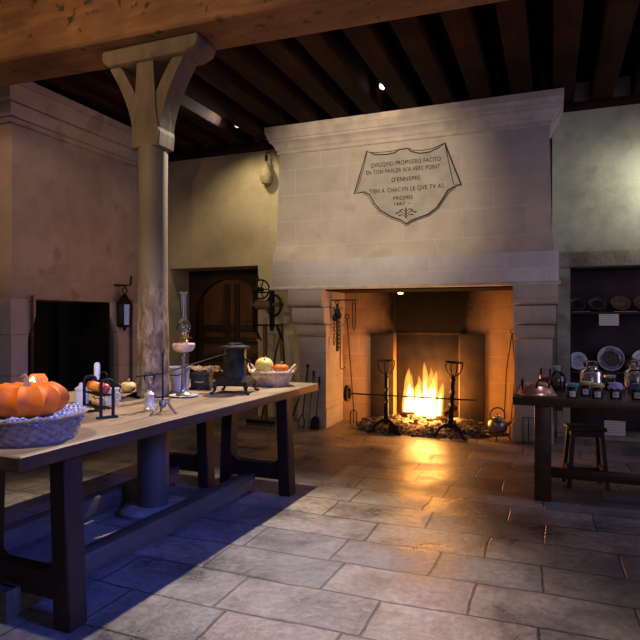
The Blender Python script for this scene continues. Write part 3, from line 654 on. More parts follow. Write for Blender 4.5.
# --- andirons
def andiron(x, lab):
    t = thing('andiron', lab, 'firedog', (x, 7.06, 0), 0, 'pair of firedogs'); t.scale = (1, 1, .93); t.rotation_euler = (0, .055 if x > -1.5 else 0.0, 0)
    mb = MB()
    mb.hexa([(-.026, -.026, .12), (.026, -.026, .12), (.026, .026, .12), (-.026, .026, .12)], [(-.018, -.018, .80), (.018, -.018, .80), (.018, .018, .80), (-.018, .018, .80)])
    for z, r in ((0.22, 0.04), (0.42, 0.036), (0.58, 0.034), (0.74, 0.03)):
        mb.lathe([(0, z - r * .7), (r * .8, z - r * .45), (r, z), (r * .8, z + r * .45), (0, z + r * .7)], 14)
    mb.build('upright', IRON, t)
    mb = MB()
    for s in (-1, 1): mb.tube([(0, 0, 0.16), (s * 0.05, -0.03, 0.165), (s * 0.12, -0.07, 0.115), (s * 0.16, -0.09, 0.03), (s * 0.215, -0.10, 0.014)], [.024, .024, .021, .019, .015], 8)
    mb.build('foot', IRON, t)
    mb = MB(); mb.bar((0, 0, 0.14), (0, 0.56, 0.14), 0.03); mb.bar((0, 0.54, 0.15), (0, 0.54, 0.0), 0.03)
    mb.build('log_bar', IRON, t)
    mb = MB()
    mb.tube([(0.10 * cos(q * pi / 12), 0.10 * sin(q * pi / 12), 0.965) for q in range(24)], 0.009, 6, closed=True)
    for q in range(4):
        a = q * pi / 2 + 0.5; c, s = cos(a), sin(a)
        mb.tube([(0, 0, 0.79), (0.055 * c, 0.055 * s, 0.80), (0.09 * c, 0.09 * s, 0.85), (0.103 * c, 0.103 * s, 0.91), (0.10 * c, 0.10 * s, 0.965)], 0.008, 6)
    mb.build('cup', IRON, t)
    for z in (0.44, 0.60): mb = MB(); mb.tube([(0, -.02, z), (0, -.07, z - .03), (0, -.10, z), (0, -.10, z + .03)], 0.008, 6); mb.build('spit_hook', IRON, t)
andiron(-1.895, 'tall black iron firedog with cup top left of the flames')
andiron(-1.115, 'tall black iron firedog with cup top right of the flames')
sp_ = thing('roasting_spit', 'long thin iron spit with pulley wheel laid across both firedogs', 'spit', (-2.38, 7.0, 0.475))
mb = MB(); mb.tube([(-0.03, 0, 0), (1.52, 0, -0.01), (1.60, 0, -0.01)], [0.009, 0.009, 0.003], 8); mb.build('rod', IRON, sp_)
mb = MB(); mb.lathe([(0.075, -0.018), (0.105, -0.022), (0.09, 0), (0.105, 0.022), (0.075, 0.018), (0.075, -0.018)], 28, (0, 0, 0), R3('Y', pi / 2), close=False)
for q in range(4): mb.tube([(0, 0, 0), (0, 0.08 * cos(q * pi / 2), 0.08 * sin(q * pi / 2))], 0.008, 6)
mb.lathe([(0, -.03), (.02, -.03), (.02, .03), (0, .03)], 12, (0, 0, 0), R3('Y', pi / 2))
mb.build('pulley_wheel', RUST, sp_)
# hanging irons at the left inside of the hearth
hr = thing('pot_hook_rail', 'iron rail on the left hearth wall hung with chain hooks', 'rail', (-2.70, 7.22, 1.66))
mb = MB(); mb.tube([(0.0, 0, 0), (0.36, 0, 0.0)], 0.009, 8); mb.tube([(0.0, 0, 0.0), (0.0, 0.4, 0.0)], 0.008, 8); mb.build('bar', RUST, hr)
th = thing('pot_hanger', 'rusty ratchet pot hanger with long hook hanging from the hearth rail', 'pot hanger', (-2.60, 7.22, 1.65))
mb = MB(); mb.box(-0.018, 0.018, -0.006, 0.006, -0.66, -0.04)
for k in range(10): mb.box(0.016, 0.034, -0.006, 0.006, -0.62 + k * 0.055, -0.60 + k * 0.055)
mb.tube(arc((0, 0, -0.02), 0.024, -pi / 2, pi * 1.2, 10), 0.006, 6); mb.build('ratchet_bar', RUST, th)
mb = MB(); mb.tube([(0.04, -0.015, -0.10), (0.045, -0.015, -0.5), (0.045, -0.015, -0.85)] + arc((0.075, -0.015, -0.86), 0.03, pi, 2.1 * pi, 8), 0.007, 6); mb.build('hook', RUST, th)
mb = MB()
for k in range(11): mb.tube([(-0.045 + 0.014 * cos(a) * (1 if k % 2 else .3), 0.014 * cos(a) * (.3 if k % 2 else 1), -0.10 - k * 0.045 + 0.028 * sin(a)) for a in [q * pi / 6 for q in range(12)]], 0.005, 5, closed=True)
mb.build('chain', RUST, th)
mb = MB()
for (x, z) in ((0.0, -0.15), (-0.03, -0.22), (0.03, -0.19)): mb.lathe([(0, -.05), (.03, -.03), (.035, 0.01), (.02, .045), (0, .05)], 12, (x, -0.02, z))
mb.build('pulley_block', IRON, th)
sk = thing('skewer_hanger', 'pair of long iron skewers hanging at the right end of the hearth rail', 'skewers', (-2.37, 7.22, 1.65))
mb = MB(); mb.tube(arc((0, 0, -0.012), 0.022, 0, 2 * pi, 12)[:-1], 0.005, 6, closed=True); mb.build('ring', RUST, sk)
for dx in (-0.02, 0.02):
    mb = MB(); mb.tube([(dx, 0, -0.03), (dx, 0, -0.3), (dx * 0.3, 0, -0.40)], [0.008, 0.008, 0.003], 6); mb.build('skewer', RUST, sk)
tf = thing('toasting_fork', 'very long two-pronged hearth fork leaning against the left hearth wall', 'fork', (-2.44, 7.42, 0.0))
a = Vector((0, 0, 0.22)); b = Vector((-0.20, 0.31, 1.42))
mb = MB(); mb.tube([a, b], 0.008, 6); mb.tube(arc((b.x, b.y, b.z + 0.03), 0.03, 0, 2 * pi, 12)[:-1], 0.006, 6, closed=True); mb.build('handle', RUST, tf)
mb = MB(); mb.tube([(-0.045, -0.01, 0.01), (-0.045, 0, 0.17), (0, 0, 0.21), (0.045, 0, 0.17), (0.045, -0.01, 0.01)], 0.009, 6); mb.tube([(0, 0, 0.22), (0, -0.01, 0.03)], 0.008, 6); mb.build('prongs', RUST, tf)
# ember lamp tucked under the lintel
t = thing('downlight', 'small glowing orange lamp tucked under the fireplace lintel', 'lamp', (-1.79, 7.36, 1.78))
mb = MB(); mb.lathe([(0, 0), (.05, 0), (.05, -.025), (.035, -.03)], 16); mb.build('housing', SPOTB, t)
mb = MB(); mb.lathe([(0.034, -.028), (.03, -.045), (0, -.052)], 16); mb.build('lens', BULBE, t)

# fire irons leaning on the left jamb
def iron_tool(kind, lab, foot, top):
    f = Vector(foot); d = Vector(top) - f
    t = thing(kind, lab, kind.replace('_', ' '), foot, 0, 'fire irons leaning on the left jamb'); return t, d
t, d = iron_tool('fire_shovel', 'black fire shovel with broad blade leaning on the left chimney jamb', (-2.80, 6.93, 0.0), (-2.77, 7.045, 0.66))
mb = MB(); mb.tube([d * 0.2, d * 0.93], 0.009, 8); mb.lathe([(0, 0), (.016, .01), (.02, .05), (.012, .1), (0, .11)], 10, d * 0.86); mb.build('handle', IRON, t)
mb = MB()
pts = [(-.055, 0.0), (.055, 0.0), (.06, .11), (.045, .15), (0.01, .17), (-.01, .17), (-.045, .15), (-.06, .11)]
mb.prism(pts, 'Y', -0.004, 0.004); mb.prism([(-.06, 0.0), (-.052, 0), (-.052, .12), (-.06, .12)], 'Y', -0.025, 0.0); mb.prism([(.052, 0.0), (.06, 0), (.06, .12), (.052, .12)], 'Y', -0.025, 0.0)
for v in mb.bm.verts: v.co += d * (v.co.z / d.z) * Vector((1, 1, 0)).length * 0
o = mb.build('blade', BLACKIRON, t); o.rotation_euler = (-0.15, 0, 0)
t, d = iron_tool('fire_tongs', 'tall iron hearth tongs with open ring tips leaning on the left jamb', (-2.98, 6.92, 0.0), (-2.945, 7.045, 0.82))
mb = MB(); mb.tube([d * 0.2, d * 0.96], 0.010, 8); mb.lathe([(0, -.02), (.02, 0), (.018, .03), (0, .04)], 10, d * 0.96); mb.build('handle', IRON, t)
mb = MB(); mb.tube([(-.03, -.01, 0.004), (-.045, 0, .08), (-.02, .01, .15), (0, .02, .18), (.02, .01, .15), (.045, 0, .08), (.03, -.01, .004)], 0.008, 6); mb.build('jaws', IRON, t)
t, d = iron_tool('fire_poker', 'slim iron poker between the hearth tongs and shovel', (-2.895, 6.94, 0.005), (-2.86, 7.045, 0.74))
mb = MB(); mb.tube([d * 0.0, d * 0.9], [0.006, 0.008], 8); mb.build('shaft', IRON, t)
mb = MB(); mb.lathe([(0, -.05), (.014, -.04), (.014, .02), (.02, .03), (0, .05)], 10, d * 0.94); mb.build('knob', IRON, t)
t, d = iron_tool('fire_poker', 'slanted iron poker leaning at the outer left edge of the jamb', (-3.16, 6.93, 0.005), (-3.09, 7.25, 0.55))
mb = MB(); mb.tube([d * 0.0, d * 0.95], [0.014, 0.008], 8); mb.build('shaft', IRON, t)
mb = MB(); mb.lathe([(0, -.03), (.014, -.02), (.014, .02), (0, .03)], 10, d * 0.97); mb.build('knob', IRON, t)
rk = thing('hearth_rake', 'black wide-headed hearth rake standing on the floor below the doorway pier', 'rake', (-3.56, 6.9, 0))
mb = MB(); mb.box(-.21, .21, -.02, .02, .035, .08, 0.006)
for k in range(12): mb.box(-.2 + k * .035, -.19 + k * .035, -.012, .012, 0.0, .04)
mb.build('head', BLACKIRON, rk)
mb = MB(); mb.tube([(0, 0, .06), (-0.02, 0.72, 1.35)], 0.012, 8); mb.build('handle', IRON, rk)

# kettle, trivet, tongs, wire rack at the right side of the hearth
tv = thing('trivet', 'low black iron trivet under the kettle right of the hearth', 'trivet', (-0.575, 7.12, 0))
mb = MB(); mb.tube([(.12 * cos(q * pi / 12), .12 * sin(q * pi / 12), .07) for q in range(24)], 0.009, 6, closed=True); mb.bar((-.12, 0, .07), (.12, 0, .07), .012); mb.bar((0, -.12, .07), (0, .12, .07), .012); mb.build('ring', IRON, tv)
for q in range(3):
    a = q * 2 * pi / 3 + 0.5; mb = MB(); mb.tube([(.12 * cos(a), .12 * sin(a), .07), (.14 * cos(a), .14 * sin(a), .03), (.16 * cos(a), .16 * sin(a), .006)], .008, 6); mb.build('leg', IRON, tv)
kt = thing('kettle', 'round dull grey metal kettle with arched handle on a trivet beside the fire', 'kettle', (-0.575, 7.12, 0.08), 0.3); kt.scale = (.92, .92, 1.0)
mb = MB(); mb.lathe([(0, 0), (.075, 0), (.115, .035), (.128, .085), (.118, .13), (.085, .165), (.05, .178), (0, .18)], 32); mb.build('body', STEEL, kt)
mb = MB(); mb.lathe([(.055, .175), (.05, .19), (.015, .2), (.012, .212), (.018, .222), (0, .23)], 24); mb.build('lid', STEEL, kt)
mb = MB(); mb.tube([(.11, 0, .09), (.16, 0, .12), (.185, 0, .165), (.205, 0, .185)], [.024, .017, .012, .010], 10); mb.build('spout', STEEL, kt)
mb = MB(); mb.tube([(-.09, 0, .15)] + arc((0, 0, .2), .095, pi, 0, 12) + [(.09, 0, .15)], .008, 8); mb.build('handle', IRON, kt)
tg = thing('long_tongs', 'long rusty iron tongs leaning in the right corner of the hearth', 'tongs', (-0.50, 7.40, 0.0))
mb = MB(); mb.tube([(-.03, 0, .005), (.0, .13, .8), (.055, .24, 1.23)], .008, 6); mb.build('arm', RUST, tg)
mb = MB(); mb.tube([(.04, 0.02, .005), (.10, .14, .75), (.06, .24, 1.23)], .008, 6); mb.build('arm', RUST, tg)
mb = MB(); mb.tube(arc((.06, .24, 1.26), .025, 0, 2 * pi, 12)[:-1], .006, 6, closed=True); mb.build('ring', RUST, tg)
wr = thing('wire_rack', 'small black wire rack standing against the base of the right jamb', 'rack', (-0.23, 6.98, 0))
for x in (-.06, .0, .06): mb = MB(); mb.tube([(x, -.0, .005), (x, 0, .30), (x, .035, .30), (x, .05, .005)], .005, 6); mb.build('wire', IRON, wr)
mb = MB(); mb.tube([(-.065, 0, .03), (.065, 0, .03)], .005, 6); mb.tube([(-.065, 0, .30), (.065, 0, .30)], .005, 6); mb.build('crossbar', IRON, wr)

# roasting jack on two wooden legs by the doorway
rj = thing('roasting_jack', 'black iron clockwork roasting jack with wooden drum beside the doorway pier', 'roasting jack', (-3.62, 7.24, 0))
mb = MB()
for x in (-.20, .06):
    mb.prism([(-.05, 1.30), (-.02, 1.25), (.02, 1.25), (.05, 1.30), (.055, 1.75), (.03, 1.82), (-.03, 1.82), (-.055, 1.75)], 'X', x - .015, x + .015)
mb.bar((-.22, 0, 1.33), (.22, 0, 1.33), .025); mb.bar((-.22, 0, 1.78), (.1, 0, 1.78), .02)
mb.build('frame', BLACKIRON, rj)
mb = MB(); mb.lathe([(0, -.25), (.05, -.25), (.062, -.2), (.062, .0), (.05, .03), (.028, .03), (.028, .20), (0, .20)], 20, (0.02, 0, 1.61), R3('Y', pi / 2)); mb.build('drum', POLEW, rj)
mb = MB(); mb.tube([(-.08 + .13 * cos(q * pi / 16), -.07, 1.82 + .13 * sin(q * pi / 16)) for q in range(32)], .012, 8, closed=True)
for q in range(5): mb.tube([(-.08, -.07, 1.82), (-.08 + .13 * cos(q * 2 * pi / 5), -.07, 1.82 + .13 * sin(q * 2 * pi / 5))], .009, 6)
mb.lathe([(0, -.03), (.028, -.03), (.028, .08), (0, .08)], 12, (-.08, -.09, 1.82), R3('X', -pi / 2)); mb.tube([(-.12, -.07, 1.95), (-.12, -.07, 2.02)], [.016, .006], 8)
mb.build('flywheel', IRON, rj)
mb = MB(); mb.tube([(.14 * cos(q * pi / 14) * .75 + .10, -.02, 1.60 + .14 * sin(q * pi / 14)) for q in range(28)], .020, 8, closed=True); mb.tube([(-.20, -.02, 1.70), (-.2, -.06, 1.82)], .02, 8); mb.build('gear_wheel', BLACKIRON, rj)
for x, s in ((-.14, 1), (.2, 1)):
    mb = MB(); mb.tube([(x - .06, -.02, 1.33), (x - .02, -.04, 1.25), (x + .03, -.06, 1.16), (x + .07, -.07, 1.12)], [.018, .02, .018, .01], 8); mb.build('curved_bracket', BLACKIRON, rj)
for x0, x1 in ((-.05, -.05), (.19, .27)):
    mb = MB(); mb.bar((x0, 0.0, 1.32), (x1, 0.02, 0.0), .045, .05); mb.build('leg', POLEW, rj)
# sack of garlic-like bag hung high on the wall
t = thing('hanging_sack', 'small pale sack hung high on the wall left of the hood', 'sack', (-3.80, 7.54, 3.36))
mb = MB(); mb.lathe([(0, -.02), (.06, .0), (.095, .06), (.10, .12), (.075, .20), (.035, .26), (.03, .29), (.04, .31), (0, .31)], 20, sx=1, sy=.8); mb.build('bag', SACK, t)
mb = MB(); mb.tube([(0, 0, .30), (0, .0, .45), (0, .1, .47)], .008, 6); mb.lathe([(0, .31), (.02, .33), (.025, .4), (0, .42)], 10); mb.build('hook', IRON, t)

# ================================================================== SMALL FIREPLACE ON THE LEFT WALL
lf = thing('fireplace', 'unlit stone fireplace with plain hood on the left wall, dark empty hearth', 'fireplace', (-5.35, 5.39, 0))
def lfin(mb, name, m, par=lf, **k):
    for v in mb.bm.verts: v.co -= Vector((-5.35, 5.39, 0))
    return mb.build(name, m, par, **k)
mb = MB(); mb.box(-5.598, -5.1, 4.39, 6.39, 1.62, 3.5, 0.006)
lfin(mb, 'hood', LEFTSTONE)
mb = MB()
for (a, za), (b, zb) in zip(*(lambda c: (c, c[1:]))([(0.0, 3.40), (0.035, 3.405), (0.035, 3.45), (0.06, 3.46), (0.075, 3.50), (0.10, 3.56), (0.10, 3.58), (0.13, 3.585), (0.14, 3.64), (0.17, 3.71), (0.175, 3.74), (0.20, 3.745), (0.20, 3.82)])):
    mb.hexa([(-5.598, 4.39 - a, za), (-5.1 + a, 4.39 - a, za), (-5.1 + a, 6.39 + a, za), (-5.598, 6.39 + a, za)], [(-5.598, 4.39 - b, zb), (-5.1 + b, 4.39 - b, zb), (-5.1 + b, 6.39 + b, zb), (-5.598, 6.39 + b, zb)])
bmesh.ops.remove_doubles(mb.bm, verts=mb.bm.verts[:], dist=0.0005)
lfin(mb, 'cornice', LEFTSTONE, ang=25)
for ya, yb, s in ((4.36, 4.57, 1), (5.95, 6.37, -1)):
    ye = yb if s > 0 else ya
    pr = [(ya, 0), (yb, 0), (yb, 1.2)] + ([] if s < 0 else [(yb + .02, 1.28), (yb + .07, 1.36), (yb + .10, 1.45), (yb + .10, 1.62)]) + [(yb, 1.62), (ya, 1.62)] if s > 0 else [(yb, 0), (yb, 1.62), (ya - .14, 1.62), (ya - .14, 1.45), (ya - .10, 1.36), (ya - .03, 1.28), (ya, 1.2), (ya, 0)]
    mb = MB(); mb.prism(pr, 'X', -5.595, -5.08); mb.box(-5.594, -5.06, ya - .02, yb + .02, 0, .2, .01)
    lfin(mb, 'jamb', LEFTJAMB, ang=30)
mb = MB(); mb.box(-5.599, -5.57, 4.57, 5.95, 0.01, 1.615)
for k in range(7): mb.box(-5.575, -5.56, 4.57, 5.35, 0.1 + k * .2, 0.27 + k * .2, .006)
mb.box(-5.57, -5.45, 5.35, 5.42, 0.01, 1.6); mb.box(-5.575, -5.55, 5.42, 5.95, 0.01, 1.6); mb.box(-5.56, -5.10, 5.79, 5.81, 0.01, 1.615)
lfin(mb, 'hearth_back', SOOT)
for y in (4.60, 6.16):
    mb = MB(); mb.tube([(-5.055, y, 0.05), (-5.055, y, 1.66)], .015, 8); mb.tube([(-5.055, y, 1.60), (-5.10, y, 1.60)], .012, 6)
    o = lfin(mb, 'iron_rod', RUST); o['label'] = 'thin rusty iron rod fixed upright on the jamb'
ln = thing('hanging_lantern', 'small black iron lantern hanging from a wall bracket at the left fireplace', 'lantern', (-5.02, 5.99, 1.315)); ln.scale = (1.2, 1.2, 1.1)
mb = MB(); mb.lathe([(0, -.05), (.015, -.04), (.02, -.01), (.075, 0), (.08, .02), (.0, .02)], 6)
mb.lathe([(.085, .255), (.09, .27), (.045, .33), (.03, .36), (.012, .38), (0, .385)], 6)
for q in range(6): a = q * pi / 3; mb.tube([(.074 * cos(a), .074 * sin(a), .01), (.08 * cos(a), .08 * sin(a), .26)], .009, 6)
mb.build('cage', BLACKIRON, ln)
mb = MB(); mb.lathe([(.066, .02), (.07, .255)], 6, close=False); mb.build('pane', glass('lantern_glass', (0.28, 0.26, 0.24)), ln)
mb = MB(); mb.tube(arc((0, 0, .415), .035, 0, 2 * pi, 14, 'YZ')[:-1], .008, 6, closed=True); mb.build('ring', BLACKIRON, ln)
mb = MB(); mb.tube([(-.08, -.09, .475), (0, 0, .475), (.05, .03, .48), (.06, .035, .58)], .012, 8); mb.tube([(0, 0, .475), (0, 0, .45)], .01, 6); mb.build('bracket', BLACKIRON, ln)

# ================================================================== LONG TABLES ROUND THE POST
def trestle_table(name, lab, x0, x1, y0, y1, legs_x, leg_ys, beam_x, beam_y, notch, edge_mat):
    t = thing(name, lab, 'table', ((x0 + x1) / 2, (y0 + y1) / 2, 0))
    ox, oy = (x0 + x1) / 2, (y0 + y1) / 2
    def fb(mb, nm, m, **k):
        for v in mb.bm.verts: v.co -= Vector((ox, oy, 0))
        return mb.build(nm, m, t, **k)
    nx0, nx1, ny0, ny1 = notch
    mb = MB()
    if nx0 <= x0: poly = [(x0, y0), (x1, y0), (x1, y1), (x0, y1), (x0, ny1), (nx1, ny1), (nx1, ny0), (x0, ny0)]
    else: poly = [(x0, y0), (x1, y0), (x1, ny0), (nx0, ny0), (nx0, ny1), (x1, ny1), (x1, y1), (x0, y1)]
    mb.prism(poly, 'Z', 0.785, 0.85, 0.006)
    # slightly uneven, worn front edge
    bmesh.ops.subdivide_edges(mb.bm, edges=[e for e in mb.bm.edges if abs(e.verts[0].co.y - e.verts[1].co.y) > 1.2], cuts=24)
    for v in mb.bm.verts:
        if v.co.x > x1 - 0.03: v.co.x += 0.012 * noise.noise(Vector((0, v.co.y * 3.1, 0))) + 0.006 * noise.noise(Vector((0, v.co.y * 11, v.co.z * 6)))
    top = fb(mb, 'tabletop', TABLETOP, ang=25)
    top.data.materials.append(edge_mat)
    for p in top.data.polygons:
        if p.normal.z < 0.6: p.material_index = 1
    for ly in leg_ys:
        for lx, lean in zip(legs_x, (-0.03, 0.03)):
            mb = MB(); w = .052
            mb.hexa([(lx - w + lean, ly - .055, 0), (lx + w + lean, ly - .055, 0), (lx + w + lean, ly + .055, 0), (lx - w + lean, ly + .055, 0)],
                    [(lx - w * .95, ly - .055, .785), (lx + w * .95, ly - .055, .785), (lx + w * .95, ly + .055, .785), (lx - w * .95, ly + .055, .785)])
            bmesh.ops.bevel(mb.bm, geom=mb.bm.edges[:], offset=.008, segments=1, affect='EDGES')
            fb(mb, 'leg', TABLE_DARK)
        mb = MB(); a, b = legs_x
        mb.prism([(a + .03, .12), (b - .03, .12), (b - .03, .29), (b - .09, .24), (a + .09, .24), (a + .03, .29)], 'Y', ly - .035, ly + .035, .005)
        fb(mb, 'end_stretcher', TABLE_DARK)
    mb = MB(); mb.box(beam_x - .055, beam_x + .055, beam_y[0], beam_y[1], .02, .15, .012)
    for k in range(2): mb.box(beam_x - .05, beam_x + .05, beam_y[k] - .03, beam_y[k] + .03, 0, .15)
    fb(mb, 'long_stretcher', BEAM_FLOOR)
    t.rotation_euler = (0, 0, -0.035); return t
tt = trestle_table('refectory_table', 'long oak table in front of the round post with dark worn front edge', -2.66, -1.93, 1.75, 4.75, (-2.53, -2.03), (2.08, 4.28), -2.33, (2.0, 4.22), (-2.9, -2.565, 3.38, 3.68), TABLE_EDGE)
tb = trestle_table('refectory_table', 'long oak table pushed up behind the round post, nearest the left fireplace', -3.45, -2.662, 1.72, 4.65, (-3.30, -2.76), (2.0, 4.22), -3.03, (1.9, 4.15), (-2.87, -2.6, 3.38, 3.68), TABLE_EDGE)
_p = Vector((-2.295, 3.205, 0)); tb.location = _p + Matrix.Rotation(-0.035, 3, 'Z') @ (Vector(tb.location) - _p)
TZ = 0.851

# ---------------- fruit & gourd builders
def pumpkin_mb(R, H, ribs, depth=0.12, dip=0.25, n=90, m=26):
    mb = MB(); rings = []
    for j in range(m + 1):
        ph = pi * j / m; ring = []
        for k in range(n):
            t = 2 * pi * k / n; rib = abs(cos(ribs * t / 2)) ** 0.6
            s = max(0.0, sin(ph)) ** 0.85
            r = R * s * (1 - depth * rib * (0.3 + 0.7 * sin(ph)))
            z = H / 2 - H / 2 * cos(ph)
            top = max(0, (z / H - 0.5) * 2)
            z -= dip * H * max(0, 1 - s * 1.6) * (1 if ph > pi / 2 else -0.4)
            z -= 0.06 * H * rib * top
            ring.append(mb.bm.verts.new((r * cos(t), r * sin(t), z)) if 0 < j < m else None)
        if ring[0] is None: ring = [mb.bm.verts.new((0, 0, (H * dip * 0.4 if j == 0 else H - dip * H)))]
        rings.append(ring)
    for a, b in zip(rings, rings[1:]):
        for k in range(n):
            k2 = (k + 1) % n
            if len(a) == 1: mb.bm.faces.new((a[0], b[k2], b[k]))
            elif len(b) == 1: mb.bm.faces.new((a[k], a[k2], b[0]))
            else: mb.bm.faces.new((a[k], a[k2], b[k2], b[k]))
    return mb
def round_fruit(name, lab, cat, loc, r, m, group=None, stem=True, squash=0.92, tilt=(0, 0)):
    t = thing(name, lab, cat, loc, 0, group)
    t.rotation_euler = (tilt[0], tilt[1], 0)
    mb = MB(); pr = []
    for i in range(15):
        a = -pi / 2 + pi * i / 14; q = r * cos(a); z = r * squash * sin(a)
        if i > 10: z -= r * 0.22 * ((i - 10) / 4) ** 2
        if i < 3: z += r * 0.1 * ((3 - i) / 3) ** 2
        pr.append((max(q, 0), z + r * squash))
    pr[0] = (0, pr[0][1]); pr[-1] = (0, pr[-1][1])
    mb.lathe(pr, 22); mb.build('skin', m, t)
    if stem:
        zt = pr[-1][1]; mb = MB(); mb.tube([(0, 0, zt - .002), (r * .05, 0, zt + r * .25), (r * .16, 0, zt + r * .42)], [r * .07, r * .05, r * .07], 6); mb.build('stem', STEMM, t)
    return t
def basket(name, lab, loc, rb, rt, h, m, cloth, clab, ny=7, seg=26, sy=1.0, handle=False, rz=0):
    t = thing(name, lab, 'basket', loc, rz)
    mb = MB(); n = seg * 4; rings = []
    for j in range(ny * 2 + 1):
        f = j / (ny * 2); r0 = rb + (rt - rb) * f ** 0.8; z = h * f
        rings.append([mb.bm.verts.new(((r0 + .0085 * cos(seg * pi * k / n * 2 + (j // 2 % 2) * pi) * (1 if j % 2 else .2)) * cos(2 * pi * k / n), sy * (r0 + .0085 * cos(seg * pi * k / n * 2 + (j // 2 % 2) * pi) * (1 if j % 2 else .2)) * sin(2 * pi * k / n), z)) for k in range(n)])
    for a, b in zip(rings, rings[1:]):
        for k in range(n): mb.bm.faces.new((a[k], a[(k + 1) % n], b[(k + 1) % n], b[k]))
    mb.bm.faces.new(list(reversed(rings[0])))
    mb.build('woven_side', m, t)
    mb = MB()
    for s in (0, 1): mb.tube([((rt + .004) * cos(q * 2 * pi / 60), sy * (rt + .004) * sin(q * 2 * pi / 60), h + .006 * sin(q * 2.6 + s * pi)) for q in range(60)], .009, 6, closed=True)
    mb.build('rim', m, t)
    if handle:
        for s in (-1, 1):
            mb = MB(); mb.tube([(s * (rt - .0), -.05, h), (s * (rt + .02), -.035, h + .04), (s * (rt + .03), 0, h + .06), (s * (rt + .02), .035, h + .04), (s * rt, .05, h)], .011, 8); mb.build('handle', m, t)
    # cloth lining: a crumpled sheet inside the rim
    mb = MB(); rings = []; nn = 96
    for j, (f, dz) in enumerate(((0.0, -.02), (0.45, -.012), (0.75, .0), (0.93, .008), (0.99, .016), (1.025, .006), (1.03, -.008))):
        ring = []
        for k in range(nn):
            a = 2 * pi * k / nn; w = noise.noise(Vector((cos(a) * 6, sin(a) * 6, j * .25))) + .5 * noise.noise(Vector((cos(a) * 15, sin(a) * 15, j * .3)))
            r = (rt * f) * (1 + .03 * w); ring.append(mb.bm.verts.new((r * cos(a), sy * r * sin(a), h + dz + .016 * w * (f > .6))))
        rings.append(ring)
    for a, b in zip(rings, rings[1:]):
        for k in range(nn): mb.bm.faces.new((a[k], a[(k + 1) % nn], b[(k + 1) % nn], b[k]))
    cl = mb.build('cloth', cloth, None); cl.location = loc; cl.rotation_euler = (0, 0, rz)
    tag(cl, clab, 'cloth')
    return t
# big pumpkin basket
basket('wicker_basket', 'large grey wicker basket holding the big pumpkin at the near end of the table', (-2.265, 2.03, TZ), .208, .25, .115, WICKER, CLOTH, 'blue and white checked cloth under the big pumpkin')
t = thing('pumpkin', 'big ribbed orange pumpkin resting in the grey wicker basket', 'pumpkin', (-2.28, 2.04, TZ + .092), 0.4)
pumpkin_mb(.20, .18, 12, .22, .22).build('skin', PUMPKIN, t, ang=60)
mb = MB(); mb.tube([(0, 0, .135), (.005, 0, .16), (-.008, .004, .19), (-.015, .0, .20)], [.028, .017, .014, .016], 8); mb.build('stem', STEMM, t)
# amber candle lamp behind the pumpkin
t = thing('candle_glass', 'glowing amber glass candle bowl on a foot behind the big pumpkin', 'candle lamp', (-2.555, 2.36, TZ))
mb = MB(); mb.lathe([(0, 0), (.05, 0), (.045, .01), (.012, .025), (.012, .14), (.03, .155), (.0, .155)], 24); mb.build('foot', BRASS, t)
mb = MB(); mb.lathe([(.02, .155), (.045, .17), (.054, .20), (.05, .235), (.035, .258)], 24, close=False); mb.build('bowl', AMBERG, t)
mb = MB(); mb.lathe([(0, .19), (.016, .195), (.02, .215), (.012, .24), (0, .25)], 14, (0.012, -.04, 0)); mb.build('glow', GLOW, t)

# iron fruit rack
fr = thing('fruit_rack', 'small black iron two-tier rack of fruit on the table', 'rack', (-2.43, 2.675, TZ), -0.5)
RK_R = Matrix.Rotation(-0.5, 3, 'Z')
hx, hy_ = .14, .034
for s in (-1, 1):
    mb = MB(); mb.tube([(s * hx, -hy_, .01), (s * hx, -hy_, .19), (s * hx, -hy_ * .85, .205), (s * hx, -hy_ * .5, .212), (s * hx, hy_ * .5, .212), (s * hx, hy_ * .85, .205), (s * hx, hy_, .19), (s * hx, hy_, .01)], .0095, 8)
    mb.build('end_frame', IRON, fr)
    mb = MB(); mb.box(s * hx - .012, s * hx + .012, -hy_ - .025, hy_ + .025, 0, .012, .003); mb.build('foot', IRON, fr)
for z in (.05, .125):
    mb = MB()
    for y in (-.03, -.012, .012, .03): mb.tube([(-hx, y, z), (hx, y, z)], .005, 6)
    mb.build('shelf', IRON, fr)
def rk(x, y, z): return Vector((-2.43, 2.675, TZ)) + RK_R @ Vector((x, y, z))
FRG = 'fruit on the iron rack'
round_fruit('apple', 'red and yellow apple at the left of the upper rack tier', 'apple', rk(-.115, .004, .131), .033, REDAP, FRG)
round_fruit('orange', 'bright orange fruit second from the left on the upper rack tier', 'orange', rk(-.044, -.004, .131), .033, ORANGEF, FRG, stem=False)
round_fruit('orange', 'orange fruit second from the right on the upper rack tier', 'orange', rk(.026, .004, .131), .033, ORANGEF, FRG, stem=False)
round_fruit('apple', 'red striped apple at the right end of the upper rack tier', 'apple', rk(.095, -.002, .131), .034, REDAP, FRG)
round_fruit('apple', 'pale yellow apple at the left of the lower rack tier', 'apple', rk(-.03, -.0, .056), .032, YELAP, FRG)
round_fruit('apple', 'pale yellow-brown apple at the right of the lower rack tier', 'apple', rk(.045, .0, .056), .031, BEIGE, FRG)
